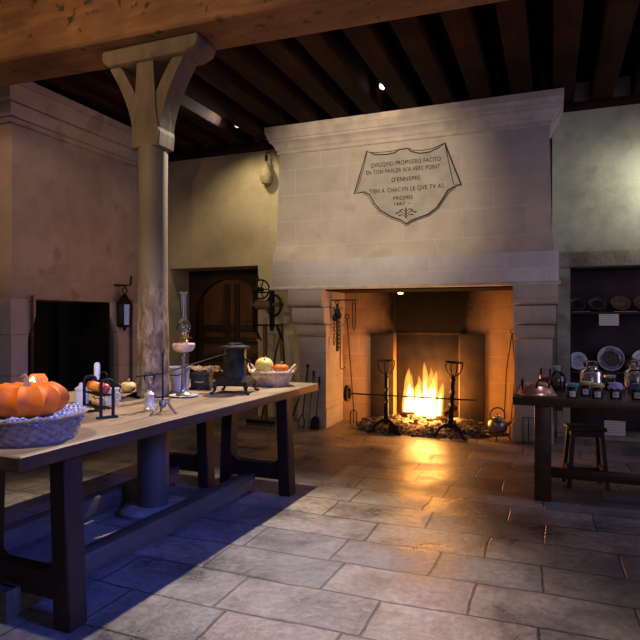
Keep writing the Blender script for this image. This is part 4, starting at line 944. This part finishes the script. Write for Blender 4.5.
# candle in a chamberstick behind the rack
t = thing('candlestick', 'tall white candle in a black chamberstick behind the iron fruit rack', 'candle', (-2.79, 3.06, TZ))
mb = MB(); mb.lathe([(0, 0), (.055, 0), (.06, .012), (.05, .01), (.012, .014), (.012, .13), (.03, .14), (.022, .155), (.0, .155)], 24); mb.build('holder', IRON, t)
mb = MB(); mb.tube([(.02, 0, .15)] + arc((.055, 0, .18), .028, pi * 1.1, -pi * .5, 14), .005, 6); mb.build('handle', IRON, t)
mb = MB(); mb.lathe([(0, .14), (.019, .14), (.0195, .255), (.012, .268), (0, .27)], 18); o = mb.build('wax_candle', WAX, t)
t = thing('storage_jar', 'small squat white lidded jar left of the iron fruit rack', 'jar', (-2.80, 2.93, TZ))
mb = MB(); mb.lathe([(0, 0), (.04, 0), (.045, .02), (.043, .085), (.036, .10), (0, .10)], 24); mb.build('body', ENAMEL, t)
mb = MB(); mb.lathe([(.04, .10), (.04, .112), (.015, .13), (.012, .145), (0, .15)], 20); mb.build('lid', ENAMEL, t)
t = thing('enamel_pot', 'pale enamel pot standing behind the iron fruit rack', 'pot', (-2.665, 3.03, TZ))
mb = MB(); mb.lathe([(0, 0), (.055, 0), (.062, .01), (.062, .10), (.066, .105), (.058, .105), (.055, .015), (0, .015)], 28); mb.build('body', ENAMEL, t)
mb = MB(); mb.tube([(.06, 0, .08), (.09, 0, .075), (.09, 0, .04), (.06, 0, .03)], .006, 6); mb.build('handle', ENAMEL, t)
# black griddle on legs
t = thing('iron_griddle', 'flat black iron griddle on thin legs left of the round post', 'griddle', (-2.86, 3.27, TZ), -0.75)
mb = MB(); mb.box(-.095, .095, -.06, .06, .075, .095, .006); mb.build('plate', BLACKIRON, t)
for x in (-.075, .08):
    for y in (-.045, .045):
        mb = MB(); mb.tube([(x, y, .075), (x * 1.02, y * 1.1, .04), (x * .95, y * 1.15, .004)], .006, 6); mb.build('leg', IRON, t)
mb = MB(); mb.tube([(-.09, 0, .085), (-.2, 0, .09), (-.34, .03, .098)], .006, 6); mb.build('handle', IRON, t)
t = thing('squash', 'small beige squash on the table between the griddle and the post', 'squash', (-2.985, 3.60, TZ)); pumpkin_mb(.062, .085, 8, .06, .1, 40, 14).build('skin', BEIGE, t, ang=60)
mb = MB(); mb.tube([(0, 0, .075), (.01, 0, .1)], .01, 6); mb.build('stem', STEMM, t)
t = thing('squash', 'small orange pumpkin on the table behind the griddle', 'squash', (-3.02, 3.40, TZ)); pumpkin_mb(.055, .07, 9, .1, .15, 40, 14).build('skin', PUMPKIN, t, ang=60)
mb = MB(); mb.tube([(0, 0, .06), (.01, 0, .085)], .01, 6); mb.build('stem', STEMM, t)
# little glass oil lamp
t = thing('oil_lamp', 'little tin and glass oil lamp in front of the round post', 'oil lamp', (-2.27, 2.93, TZ))
mb = MB(); mb.lathe([(0, 0), (.032, 0), (.033, .012), (.028, .018), (.028, .092), (.031, .1), (.02, .108), (.012, .115), (.012, .125), (0, .125)], 24); mb.build('base', TIN, t)
mb = MB(); mb.lathe([(.010, .125), (.014, .14), (.010, .155), (.018, .165), (.033, .185), (.035, .205), (.024, .225), (.014, .235)], 24, close=False); mb.build('globe', GLASS, t)
mb = MB(); mb.lathe([(0, .125), (.006, .125), (.006, .17), (0, .175)], 10); mb.build('burner', BRASS, t)
# iron spit stand with long rod
t = thing('spit_stand', 'black iron stand on three splayed feet in front of the post holding a long rod', 'stand', (-2.12, 2.86, TZ))
mb = MB()
for q in range(3):
    a = q * 2 * pi / 3 + .25; mb.tube([(0, 0, .06), (.03 * cos(a), .03 * sin(a), .068), (.055 * cos(a), .055 * sin(a), .03), (.075 * cos(a), .075 * sin(a), .006), (.09 * cos(a), .09 * sin(a), .005)], [.009, .009, .008, .007, .006], 7)
mb.lathe([(0, .03), (.02, .04), (.022, .06), (.014, .075), (0, .08)], 12); mb.build('foot', STEEL, t)
mb = MB(); mb.tube([(0, 0, .05), (0, 0, .33), (0, .012, .37)], [.006, .005, .004], 8); mb.build('upright', IRON, t)
mb = MB(); mb.tube([(-.11, -.10, .222), (0, 0, .235), (-.10, .93, .305)], .0045, 6); o = mb.build('rod', IRON, t); 
# tall oil lamp
t = thing('oil_lamp', 'tall oil lamp with pale glass font and slender chimney behind the post', 'oil lamp', (-2.45, 3.55, TZ))
mb = MB(); mb.lathe([(0, .012), (.055, .012), (.058, .02), (.03, .035), (.022, .05), (.019, .08), (.017, .27), (.022, .28), (.014, .29), (.014, .31), (.026, .318), (0, .318)], 28); mb.build('stem', STEEL, t)
mb = MB(); mb.lathe([(.02, .318), (.055, .322), (.078, .345), (.082, .375), (.074, .384), (.02, .39)], 32, close=False); mb.build('font', GLASSW, t)
mb = MB(); mb.lathe([(0, .385), (.03, .385), (.032, .40), (.02, .41), (.03, .42), (.034, .44), (.028, .455), (0, .455)], 24)
for q in range(8): mb.tube([(.03 * cos(q * pi / 4), .03 * sin(q * pi / 4), .44), (.042 * cos(q * pi / 4), .042 * sin(q * pi / 4), .475)], .003, 5)
mb.tube([(.03, 0, .425), (.065, -.02, .425)], .004, 6); mb.lathe([(0, 0), (.012, 0), (.012, .006), (0, .006)], 12, (.065, -.02, .42)); mb.build('burner', BRASS, t)
mb = MB(); mb.lathe([(.03, .455), (.05, .48), (.053, .50), (.046, .525), (.03, .545), (.027, .56), (.028, .75)], 28, close=False); mb.build('chimney', GLASS, t)
t2 = thing('saucer', 'flat pale saucer under the tall oil lamp', 'saucer', (-2.45, 3.55, TZ)); mb = MB(); mb.lathe([(0, 0), (.07, 0), (.105, .010), (.103, .013), (.06, .005), (0, .005)], 32); mb.build('dish', TIN, t2)
# pail, dark box with dried flowers
t = thing('pail', 'white enamel pail behind the tall oil lamp', 'pail', (-2.66, 3.80, TZ))
mb = MB(); mb.lathe([(0, 0), (.062, 0), (.066, .005), (.077, .185), (.081, .19), (.073, .19), (.06, .01), (0, .01)], 32); mb.build('body', ENAMEL, t)
mb = MB(); mb.tube([(-.08, 0, .175), (-.085, -.03, .16), (-.04, -.075, .13), (.04, -.075, .13), (.085, -.03, .16), (.08, 0, .175)], .004, 6); mb.build('handle', IRON, t)
t = thing('storage_box', 'dark blue-black tin box under a bunch of dried flowers', 'box', (-2.60, 4.02, TZ), 0.3)
mb = MB(); mb.box(-.075, .075, -.07, .07, 0, .125, .008).box(-.082, .082, -.077, .077, .0, .02, .004).box(-.08, .08, -.075, .075, .105, .13, .006); mb.build('body', NAVY, t)
mb = MB(); mb.tube([(-.03, -.078, .07), (-.03, -.095, .06), (.03, -.095, .06), (.03, -.078, .07)], .004, 6); mb.build('handle', TIN, t)
t = thing('dried_flowers', 'loose bunch of dried flowers lying on the dark tin box', 'flowers', (-2.60, 4.02, TZ + .135))
mb = MB()
for k in range(46):
    a = random.uniform(-.9, .5) - .1; y = random.uniform(-.06, .06); L = random.uniform(.08, .17); s = random.choice((-1, 1))
    mb.tube([(-s * .03, y, .004 + random.random() * .02), (s * L * .6 * cos(a * .4), y + L * .25 * sin(a), .02 + random.random() * .03), (s * L * cos(a * .4), y + L * .5 * sin(a), random.uniform(.0, .05))], [.003, .003, .006], 5)
mb.build('stems', STRAW, t)
mb = MB()
for (x, y, z) in ((.15, -.03, .015), (.13, .0, .02)): mb.lathe([(0, -.014), (.014, 0), (0, .016)], 8, (x, y, z))
mb.build('orange_bloom', ORANGEF, t)
# cast iron coffee roaster
cr = thing('coffee_roaster', 'black square cast-iron coffee roaster on four curved legs', 'roaster', (-2.225, 3.89, TZ), 0.22)
def sq(mb, lv):
    for (a, za), (b, zb) in zip(lv, lv[1:]): mb.hexa([(-a, -a, za), (a, -a, za), (a, a, za), (-a, a, za)], [(-b, -b, zb), (b, -b, zb), (b, b, zb), (-b, b, zb)])
    return mb
mb = MB(); mb.lathe([(.088, .105), (.092, .12), (.088, .13), (.088, .325), (.095, .335)], 8, rot=R3('Z', pi / 8)); mb.build('body', BLACKIRON, cr)
mb = MB(); sq(mb, [(.125, .06), (.13, .07), (.128, .09), (.092, .122)])
for k in range(14):
    for s in (-1, 1):
        mb.box(-.122 + k * .0178, -.114 + k * .0178, s * .128 - .004, s * .128 + .004, .063, .088); mb.box(s * .128 - .004, s * .128 + .004, -.122 + k * .0178, -.114 + k * .0178, .063, .088)
mb.build('skirt', BLACKIRON, cr, smooth=False)
mb = MB(); mb.lathe([(0, .335), (.110, .335), (.115, .342), (.110, .35), (.06, .36), (.055, .374), (.0, .376)], 28); mb.build('lid', BLACKIRON, cr)
for sx in (-1, 1):
    for sy in (-1, 1):
        mb = MB(); mb.tube([(sx * .10, sy * .10, .08), (sx * .122, sy * .122, .058), (sx * .118, sy * .118, .035), (sx * .128, sy * .128, .012), (sx * .145, sy * .145, .006)], [.02, .02, .012, .01, .012], 8); mb.build('leg', BLACKIRON, cr)
mb = MB(); mb.tube([(0, -.08, .22), (0, -.10, .22), (.012, -.105, .245)], .008, 6); mb.lathe([(0, -.012), (.014, -.006), (.014, .006), (0, .012)], 12, (-.01, -.1, .215)); mb.build('latch', IRON, cr)
mb = MB(); mb.tube([(.08, 0, .25), (.115, .0, .24), (.115, 0, .2)], .008, 6); mb.build('crank', IRON, cr)
# pale basket with quince and squash at the far end
basket('wicker_basket', 'pale wicker basket of fruit with side handles at the far end of the table', (-2.19, 4.45, TZ), .135, .185, .115, WICKER_L, CLOTH2, 'navy and white gingham cloth lining the pale fruit basket', 6, 22, 0.85, True)
round_fruit('quince', 'large yellow-green quince in the pale wicker basket', 'quince', (-2.24, 4.40, TZ + .10), .078, YELAP, 'fruit in the pale basket', tilt=(.3, .2))
t = thing('squash', 'orange squash nestled beside the quince in the pale basket', 'squash', (-2.10, 4.44, TZ + .10), 0, 'fruit in the pale basket'); pumpkin_mb(.07, .085, 9, .08, .12, 40, 14).build('skin', PUMPKIN, t, ang=60)
mb = MB(); mb.tube([(0, 0, .075), (.01, .0, .10)], .009, 6); mb.build('stem', STEMM, t)

# ================================================================== RIGHT TABLE, STOOL
rt = thing('side_table', 'dark wooden table of jars and copper in front of the cupboard recess', 'table', (0.75, 5.15, 0))
def rfin(mb, nm, m, **k):
    for v in mb.bm.verts: v.co -= Vector((0.75, 5.15, 0))
    return mb.build(nm, m, rt, **k)
mb = MB(); mb.box(-.275, 1.75, 4.74, 5.62, .745, .81, .008); rfin(mb, 'tabletop', RTABLE)
mb = MB(); mb.box(.02, .09, 4.86, 5.50, .70, .745, .004); mb.box(1.36, 1.43, 4.86, 5.50, .70, .745, .004); rfin(mb, 'batten', RTABLE)
for x in (-.055, 1.5):
    for y in (4.88, 5.48):
        mb = MB(); mb.box(x - .062, x + .062, y - .05, y + .05, 0, .745, .006); rfin(mb, 'leg', RTABLE)
    mb = MB(); mb.box(x - .03, x + .03, 4.9, 5.45, .11, .20, .005); rfin(mb, 'end_stretcher', RTABLE)
mb = MB(); mb.box(.0, 1.5, 5.15, 5.20, .11, .19, .005); rfin(mb, 'long_stretcher', RTABLE)
st = thing('stool', 'dark wooden four-legged stool under the right-hand table', 'stool', (0.27, 5.42, 0), 0.2); st.scale = (.88, .9, 1)
mb = MB(); mb.box(-.165, .165, -.13, .13, .475, .508, .008); mb.build('seat', STOOLW, st)
mb = MB(); mb.box(-.13, .13, -.10, -.085, .425, .475).box(-.13, .13, .085, .10, .425, .475).box(-.13, -.115, -.1, .1, .425, .475).box(.115, .13, -.1, .1, .425, .475); mb.build('apron', STOOLW, st, smooth=False)
for sx in (-1, 1):
    for sy in (-1, 1):
        mb = MB(); mb.bar((sx * .125, sy * .09, .475), (sx * .17, sy * .12, 0), .035); mb.build('leg', STOOLW, st)
for sy in (-1, 1):
    mb = MB(); mb.bar((-.155, sy * .112, .11), (.155, sy * .112, .11), .022, .04); mb.build('rung', STOOLW, st)
for sx in (-1, 1):
    mb = MB(); mb.bar((sx * .157, -.11, .15), (sx * .157, .11, .15), .022, .04); mb.build('rung', STOOLW, st)
RZ = 0.811
cp = thing('copper_pan', 'shiny copper basin upturned with two black loop handles on the table corner', 'pan', (-0.105, 4.93, RZ), 0.25); cp.scale = (.88, .88, .85)
mb = MB(); mb.lathe([(.175, .0), (.178, .006), (.165, .012), (.152, .035), (.130, .08), (.09, .11), (.04, .12), (0, .121)], 40); mb.build('bowl', COPPER, cp)
for (x, y, a) in ((-.13, -.03, 1.45), (.03, -.105, .2)):
    mb = MB(); c, s = cos(a), sin(a)
    mb.tube([(x - .055 * c, y - .055 * s, .055), (x - .055 * c, y - .055 * s - .012, .09)] + [(x + .055 * cos(q) * c, y + .055 * cos(q) * s - .015, .105 + .05 * sin(q)) for q in [pi - pi * i / 8 for i in range(9)]] + [(x + .055 * c, y + .055 * s - .012, .09), (x + .055 * c, y + .055 * s, .055)], .0085, 8); mb.build('handle', IRON, cp)
def bigjar(loc, lab, liq, fill=.55, s=1.0, neck='stopper', grp='large glass jars on the right table'):
    t = thing('glass_jar', lab, 'jar', loc, 0, grp)
    r, h = .082 * s, .22 * s
    mb = MB(); mb.lathe([(0, 0), (r, 0), (r * 1.02, .01), (r * 1.02, h * .72), (r * .9, h * .8), (r * .62, h * .86), (r * .6, h * .92), (r * .68, h * .94)], 32, close=False); mb.build('glass', GLASS, t)
    mb = MB(); mb.lathe([(0, .004), (r * .94, .004), (r * .96, h * .72 * fill), (0, h * .72 * fill)], 28); mb.build('contents', liq, t)
    mb = MB()
    if fill < .9: mb.lathe([(0, h * .73 * fill), (r * .95, h * .73 * fill), (r * .95, h * .70), (r * .6, h * .76), (0, h * .76)], 28); mb.build('upper_contents', BEAN, t); mb = MB()
    mb.lathe([(r * .66, h * .94), (r * .72, h * .96), (r * .72, h * 1.10), (r * .5, h * 1.16), (0, h * 1.17)], 28); mb.build('stopper', GLASS, t)
    return t
bigjar((.31, 5.27, RZ), 'large stoppered glass jar standing in front of the blue rimmed plate', DARKLIQ, .5, 1.0)
bigjar((.645, 5.32, RZ), 'large stoppered glass jar at the right edge with pale band above dark contents', DARKLIQ, .62, 1.05)
t = thing('demijohn', 'dark round-shouldered glass bottle behind the copper pan', 'bottle', (.055, 5.26, RZ))
mb = MB(); mb.lathe([(0, 0), (.055, 0), (.062, .02), (.066, .09), (.055, .135), (.03, .155), (.026, .175), (.033, .18), (.033, .195), (.026, .2)], 28, close=False); mb.build('glass', GLASS, t)
mb = MB(); mb.lathe([(0, .004), (.052, .004), (.058, .02), (.06, .085), (.052, .11), (0, .11)], 24); mb.build('contents', DARKLIQ, t)
mb = MB(); mb.lathe([(0, .17), (.024, .17), (.026, .205), (0, .21)], 16); mb.build('cork', TIN, t)
t = thing('liqueur_glass', 'straight glass half full of amber liquor left of the dark bottle', 'glass', (-.04, 5.42, RZ))
mb = MB(); mb.lathe([(0, 0), (.045, 0), (.046, .17), (.044, .17)], 24, close=False); mb.build('glass', GLASS, t)
mb = MB(); mb.lathe([(0, .004), (.042, .004), (.042, .10), (0, .10)], 24); mb.build('liquor', AMBERLIQ, t)
JG = 'jam jars along the front of the right table'
for (x, y, lidm, lab, cap) in ((.155, 4.82, TEAL, 'jam jar with teal lid nearest the copper pan', 0), (.255, 5.0, YLID, 'jam jar with olive yellow lid set back behind the tan-lidded one', 0), (.33, 4.86, TANLID, 'jam jar with tan lid in front of the large jar', 0),
                          (.455, 4.89, LILAC, 'jam jar with lilac cloth cap near the table middle', 1), (.60, 4.90, BLKLID, 'jam jar with dark lid in front of the rightmost large jar', 1), (.70, 4.86, TANLID, 'jam jar cut by the right edge of the picture', 0)):
    t = thing('jam_jar', lab, 'jar', (x, y, RZ), 0, JG)
    mb = MB(); mb.lathe([(0, 0), (.038, 0), (.041, .008), (.041, .072), (.034, .085), (0, .085)], 24); mb.build('glass', DARKLIQ, t)
    mb = MB()
    if cap:
        n = 40; rr = []
        for j, (r, z) in enumerate(((.058, .078), (.052, .09), (.045, .10), (.042, .115), (.02, .122))): rr.append([mb.bm.verts.new((r * cos(2 * pi * k / n), r * sin(2 * pi * k / n), z + (.006 * sin(k * 2 * pi / 5) if j < 2 else 0))) for k in range(n)])
        for a, b in zip(rr, rr[1:]):
            for k in range(n): mb.bm.faces.new((a[k], a[(k + 1) % n], b[(k + 1) % n], b[k]))
        mb.bm.faces.new(rr[-1])
    else: mb.lathe([(0.03, .083), (.042, .085), (.044, .09), (.044, .108), (.04, .112), (0, .113)], 24)
    mb.build('lid', lidm, t)
    mb = MB()
    ang = atan2(-y, -x); pts = [ang + (q - 4) * .13 for q in range(9)]
    A = [mb.bm.verts.new((.0425 * cos(a), .0425 * sin(a), .012)) for a in pts]; B = [mb.bm.verts.new((.0425 * cos(a), .0425 * sin(a), .055)) for a in pts]
    for k in range(8): mb.bm.faces.new((A[k], A[k + 1], B[k + 1], B[k]))
    o = mb.build('paper_label', PAPER, t)
    mb = MB(); pts = [ang + (q - 2) * .1 for q in range(5)]
    A = [mb.bm.verts.new((.0432 * cos(a), .0432 * sin(a), .030)) for a in pts]; B = [mb.bm.verts.new((.0432 * cos(a), .0432 * sin(a), .038)) for a in pts]
    for k in range(4): mb.bm.faces.new((A[k], A[k + 1], B[k + 1], B[k]))
    mb.build('writing', INKG, o)
t = thing('preserve_jar', 'small clear jar with metal lid between the two large glass jars', 'jar', (.462, 5.42, RZ))
mb = MB(); mb.lathe([(0, 0), (.045, 0), (.048, .01), (.048, .085), (.04, .1), (.04, .11)], 24, close=False); mb.build('glass', GLASS, t)
mb = MB(); mb.lathe([(0, .004), (.042, .004), (.042, .06), (0, .06)], 20); mb.build('contents', DARKLIQ, t)
mb = MB(); mb.lathe([(.042, .108), (.045, .112), (.045, .13), (0, .133)], 24); mb.build('lid', TIN, t)

# ================================================================== CUPBOARD RECESS CONTENTS
sh = thing('wall_shelf', 'upper dark shelf in the cupboard recess holding a row of brown dishes', 'shelf', (0.985, 7.86, 1.47))
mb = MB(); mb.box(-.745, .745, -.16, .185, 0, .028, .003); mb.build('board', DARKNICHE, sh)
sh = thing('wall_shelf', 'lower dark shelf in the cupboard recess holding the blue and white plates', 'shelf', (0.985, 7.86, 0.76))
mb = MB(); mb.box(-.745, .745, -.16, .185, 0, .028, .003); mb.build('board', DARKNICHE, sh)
mb = MB()
for x in (.2, .95):
    mb.bar((x + .1, 7.88, .06), (x + .5, 7.88, .74), .014); mb.bar((x + .5, 7.90, .06), (x + .1, 7.90, .74), .014)
t = mb.build('crossed_rack', IRON); tag(t, 'crossed black iron bars standing low in the cupboard recess', 'rack')
for i, (x0, x1) in enumerate(((.25, .44), (.70, .95))):
    mb = MB(); mb.box(x0, x1, 7.705, 7.93, 1.4985, 1.5015); o = mb.build('paper_sheet', PAPER)
    tag(o, ['white paper lining under the leftmost dishes on the upper shelf', 'white paper lining under the right-hand dishes on the upper shelf'][i], 'paper', 'papers lining the upper shelf')
def dish(loc, r, tilt, m, m2, lab, grp, cat='plate', name='dinner_plate', yaw=0.1):
    t = thing(name, lab, cat, loc, 0, grp); M = R3('Z', yaw) @ R3('X', -tilt)
    mb = MB(); mb.lathe([(0, 0), (r * .55, 0), (r * .62, .012), (r, .022), (r * .99, .027), (r * .62, .018), (r * .55, .007), (0, .007)], 40, Vector((0, 0, r * sin(tilt))) - M @ Vector((0, 0, .0)), M)
    # face the room: the well looks towards -Y
    mb.build('rim', m, t)
    mb = MB(); mb.lathe([(0, .0085), (r * .52, .0085), (r * .53, .0075)], 36, Vector((0, 0, r * sin(tilt))), M); mb.build('well', m2, t)
    return t
TI = radians(-62)
def dish2(loc, r, m, m2, lab, grp, tilt=68, yaw=0.12, name='dinner_plate', rimw=None):
    t = thing(name, lab, 'plate', loc, yaw, grp); a = radians(tilt); M = R3('X', a); c = Vector((0, 0, r * sin(a)))
    mb = MB(); mb.lathe([(0, 0), (r * .55, 0), (r * .62, .010), (r, .022), (r * .99, .027), (r * .62, .017), (r * .55, .007), (0, .007)], 40, c, M)
    mb.build('rim', m, t)
    mb = MB(); mb.lathe([(r * .60, .0165), (r * .54, .0085), (0, .0085)], 36, c, M, close=False); mb.build('well', m2, t)
    if rimw:
        mb = MB(); mb.tube([c + M @ Vector((r * .985 * cos(q * pi / 24), r * .985 * sin(q * pi / 24), .025)) for q in range(48)], .006, 6, closed=True); mb.build('edge_band', rimw, t)
    return t
PG = 'brown dishes on the upper shelf'
dish2((.305, 7.80, 1.503), .105, BROWNPL, DARKLIQ, 'dark brown patterned dish at the left end of the upper shelf', PG, 52)
dish2((.525, 7.80, 1.503), .105, BROWNPL, DARKLIQ, 'dark brown patterned dish second from the left on the upper shelf', PG, 52)
dish2((.775, 7.80, 1.503), .11, TERRA, TERRA, 'plain reddish terracotta dish third from the left on the upper shelf', PG, 52)
dish2((1.02, 7.80, 1.503), .11, TERRA, TERRA, 'warm terracotta dish cut by the right edge of the picture', PG, 52)
PG = 'white and blue plates on the lower shelf'
dish2((.31, 7.85, .789), .11, CHINA, plain('pale_blue_china', (0.42, 0.46, 0.58), 0.25, 0, 0.5, 30, 0), 'white plate with small blue centre left of the large jar', PG, 72)
dish2((.675, 7.86, .789), .148, BLUECH, BROWNPL, 'large blue rimmed plate with dark picture in the middle', PG, 74, rimw=CHINA)
dish2((1.02, 7.86, .789), .13, CHINA, CHINA, 'plain white plate cut by the right edge of the picture', PG, 74)
t = thing('tureen', 'small brass-coloured lidded pot between the two right-hand plates', 'pot', (.895, 7.79, .789))
mb = MB(); mb.lathe([(0, 0), (.04, 0), (.07, .05), (.07, .1), (.06, .12)], 24); mb.build('body', BRASS, t)
mb = MB(); mb.lathe([(.064, .12), (.05, .145), (.012, .16), (.015, .18), (0, .185)], 20); mb.build('lid', BRASS, t)
def card(name, lab, loc, w, h, lines, rx=0.0):
    t = thing(name, lab, 'sign', loc); t.rotation_euler = (rx, 0, 0)
    mb = MB(); mb.box(-w / 2, w / 2, -.004, .004, 0, h); mb.build('board', PAPER, t)
    mb = MB(); random.seed(len(lab))
    for k in range(lines):
        z = h * (1 - (k + .8) / (lines + .8)); x = -w * .42
        while x < w * .38:
            L = random.uniform(.012, .035); mb.box(x, min(x + L, w * .42), -.0052, -.004, z, z + h * .045); x += L + .008
    mb.build('writing', INKG, t)
card('shelf_sign', 'small white card of faint writing hung from the upper shelf edge', (.643, 7.69, 1.335), .21, .135, 5)
card('floor_sign', 'white square notice standing on the stone sill behind the stool', (.70, 7.62, .051), .22, .17, 5, -0.05)

# ================================================================== CEILING SPOTLIGHTS
def spot_fixture(loc, tgt, lab):
    t = thing('ceiling_spotlight', lab, 'spotlight', loc, 0, 'ceiling spotlights')
    d = (Vector(tgt) - Vector(loc)).normalized(); M = d.to_track_quat('Z', 'Y').to_matrix()
    mb = MB(); mb.lathe([(0, -.09), (.035, -.085), (.04, -.02), (.046, .05), (.042, .05), (.024, .02), (0, .02)], 20, rot=M); mb.build('housing', SPOTB, t)
    mb = MB(); mb.lathe([(0, .032), (.024, .03), (.026, .022), (0, .022)], 20, rot=M); mb.build('lens', SPOTE, t)
    top = Vector((0, 0, 4.235 - loc[2]))
    mb = MB(); mb.tube([M @ Vector((0, 0, -.05)), Vector((0, 0.02, .1)), top], .010, 8); mb.lathe([(0, -.03), (.04, -.03), (.04, 0), (0, 0)], 16, top); mb.build('bracket', SPOTB, t)
    return t
spot_fixture((-3.955, 7.0, 4.06), (-3.3, 4.4, 3.2), 'small lit spotlight between the joists left of the chimney hood')
spot_fixture((-1.79, 6.52, 4.09), (-1.3, 4.2, 3.2), 'small lit spotlight between the joists in front of the chimney hood')

# ================================================================== LIGHT
def spot(name, loc, tgt, e, c, ang=60, blend=.6, r=.06):
    l = bpy.data.lights.new(name, 'SPOT'); l.energy = e; l.color = c; l.spot_size = radians(ang); l.spot_blend = blend; l.shadow_soft_size = r
    o = bpy.data.objects.new(name, l); COL.objects.link(o); o.location = loc
    o.rotation_euler = (Vector(tgt) - Vector(loc)).to_track_quat('-Z', 'Y').to_euler(); return o
def point(name, loc, e, c, r=.1):
    l = bpy.data.lights.new(name, 'POINT'); l.energy = e; l.color = c; l.shadow_soft_size = r
    o = bpy.data.objects.new(name, l); COL.objects.link(o); o.location = loc; return o
def area(name, loc, tgt, e, c, sx, sy):
    l = bpy.data.lights.new(name, 'AREA'); l.shape = 'RECTANGLE'; l.size = sx; l.size_y = sy; l.energy = e; l.color = c
    o = bpy.data.objects.new(name, l); COL.objects.link(o); o.location = loc
    o.rotation_euler = (Vector(tgt) - Vector(loc)).to_track_quat('-Z', 'Y').to_euler(); return o
FIREC = (1.0, 0.34, 0.06)
point('fire_light', (-1.47, 7.5, 0.55), 56, FIREC, .16)
point('fire_light_low', (-1.45, 7.2, 0.30), 8, FIREC, .12)
spot('table_spot', (-2.12, 5.4, 3.9), (-2.1, 2.7, 0.3), 1000, (1, .83, .62), 64, .8, .04)
spot('table_front_spot', (-2.3, 0.9, 3.9), (-2.5, 2.8, 0.85), 360, (1, .80, .56), 46, .6, .05)
spot('left_wall_spot', (-3.95, 6.9, 3.85), (-3.95, 7.65, 2.6), 34, (1, .80, .45), 120, .8)
spot('joist_spot', (-3.93, 6.85, 4.06), (-4.05, 6.0, 4.08), 55, (1, .86, .72), 70, .8)
spot('joist_spot_right', (-1.79, 6.56, 4.06), (-1.79, 7.1, 4.22), 7, (1, .55, .3), 90, .8)
spot('hood_spot', (-2.1, 4.0, 3.75), (-2.2, 7.1, 2.95), 260, (1, .80, .55), 62, .8)
spot('right_wall_spot', (1.4, 7.05, 3.0), (1.05, 7.65, 2.93), 30, (.97, 1, .80), 120, 1.0)
spot('beam_light', (-2.9, 0.4, 3.75), (-3.0, 3.3, 3.58), 230, (1, .64, .32), 84, .9, .45)
spot('left_side_spot', (-5.0, 1.6, 3.0), (-5.4, 4.4, 2.6), 55, (1, .55, .22), 42, .5)
spot('post_light', (-4.6, 0.9, 2.2), (-2.8, 3.4, 2.7), 60, (1, .72, .42), 40, .7)
spot('blue_fill_spot', (2.9, 1.6, 3.0), (-2.3, 2.9, 0.1), 1350, (.07, .15, 1.0), 36, .9, .5)  # added blue spot inside the room, tints the table's shadow; not a window
spot('cool_table_spot', (0.9, 4.3, 3.7), (0.35, 5.1, .8), 70, (.55, .66, 1.0), 34, .8)
area('window_daylight', (3.12, 4.8, 2.0), (-2.5, 4.5, 1.8), 34, (.60, .56, 1.0), 2.7, 2.1)
area('front_fill', (1.6, -2.3, 2.2), (-2.5, 5.0, 1.2), 34, (.80, .72, 1.0), 2.6, 1.8)  # added soft cool fill from behind the camera, lifts the floor and hood
w = bpy.data.worlds.new('world'); scene.world = w; w.use_nodes = True
w.node_tree.nodes['Background'].inputs[0].default_value = (.22, .26, .45, 1); w.node_tree.nodes['Background'].inputs[1].default_value = .12

# ================================================================== CAMERA
cam = bpy.data.cameras.new('camera'); co = bpy.data.objects.new('camera', cam); COL.objects.link(co)
co.location = (0, 0, 1.4); co.rotation_euler = (pi / 2, 0, radians(21.5))
cam.sensor_width = 36; cam.lens = 36 * 585 / 640; cam.clip_start = .02
scene.camera = co
scene.view_settings.view_transform = 'Standard'
scene.view_settings.look = 'None'
scene.view_settings.exposure = 0.0
scene.cycles.max_bounces = 8
scene.cycles.sample_clamp_indirect = 4.0
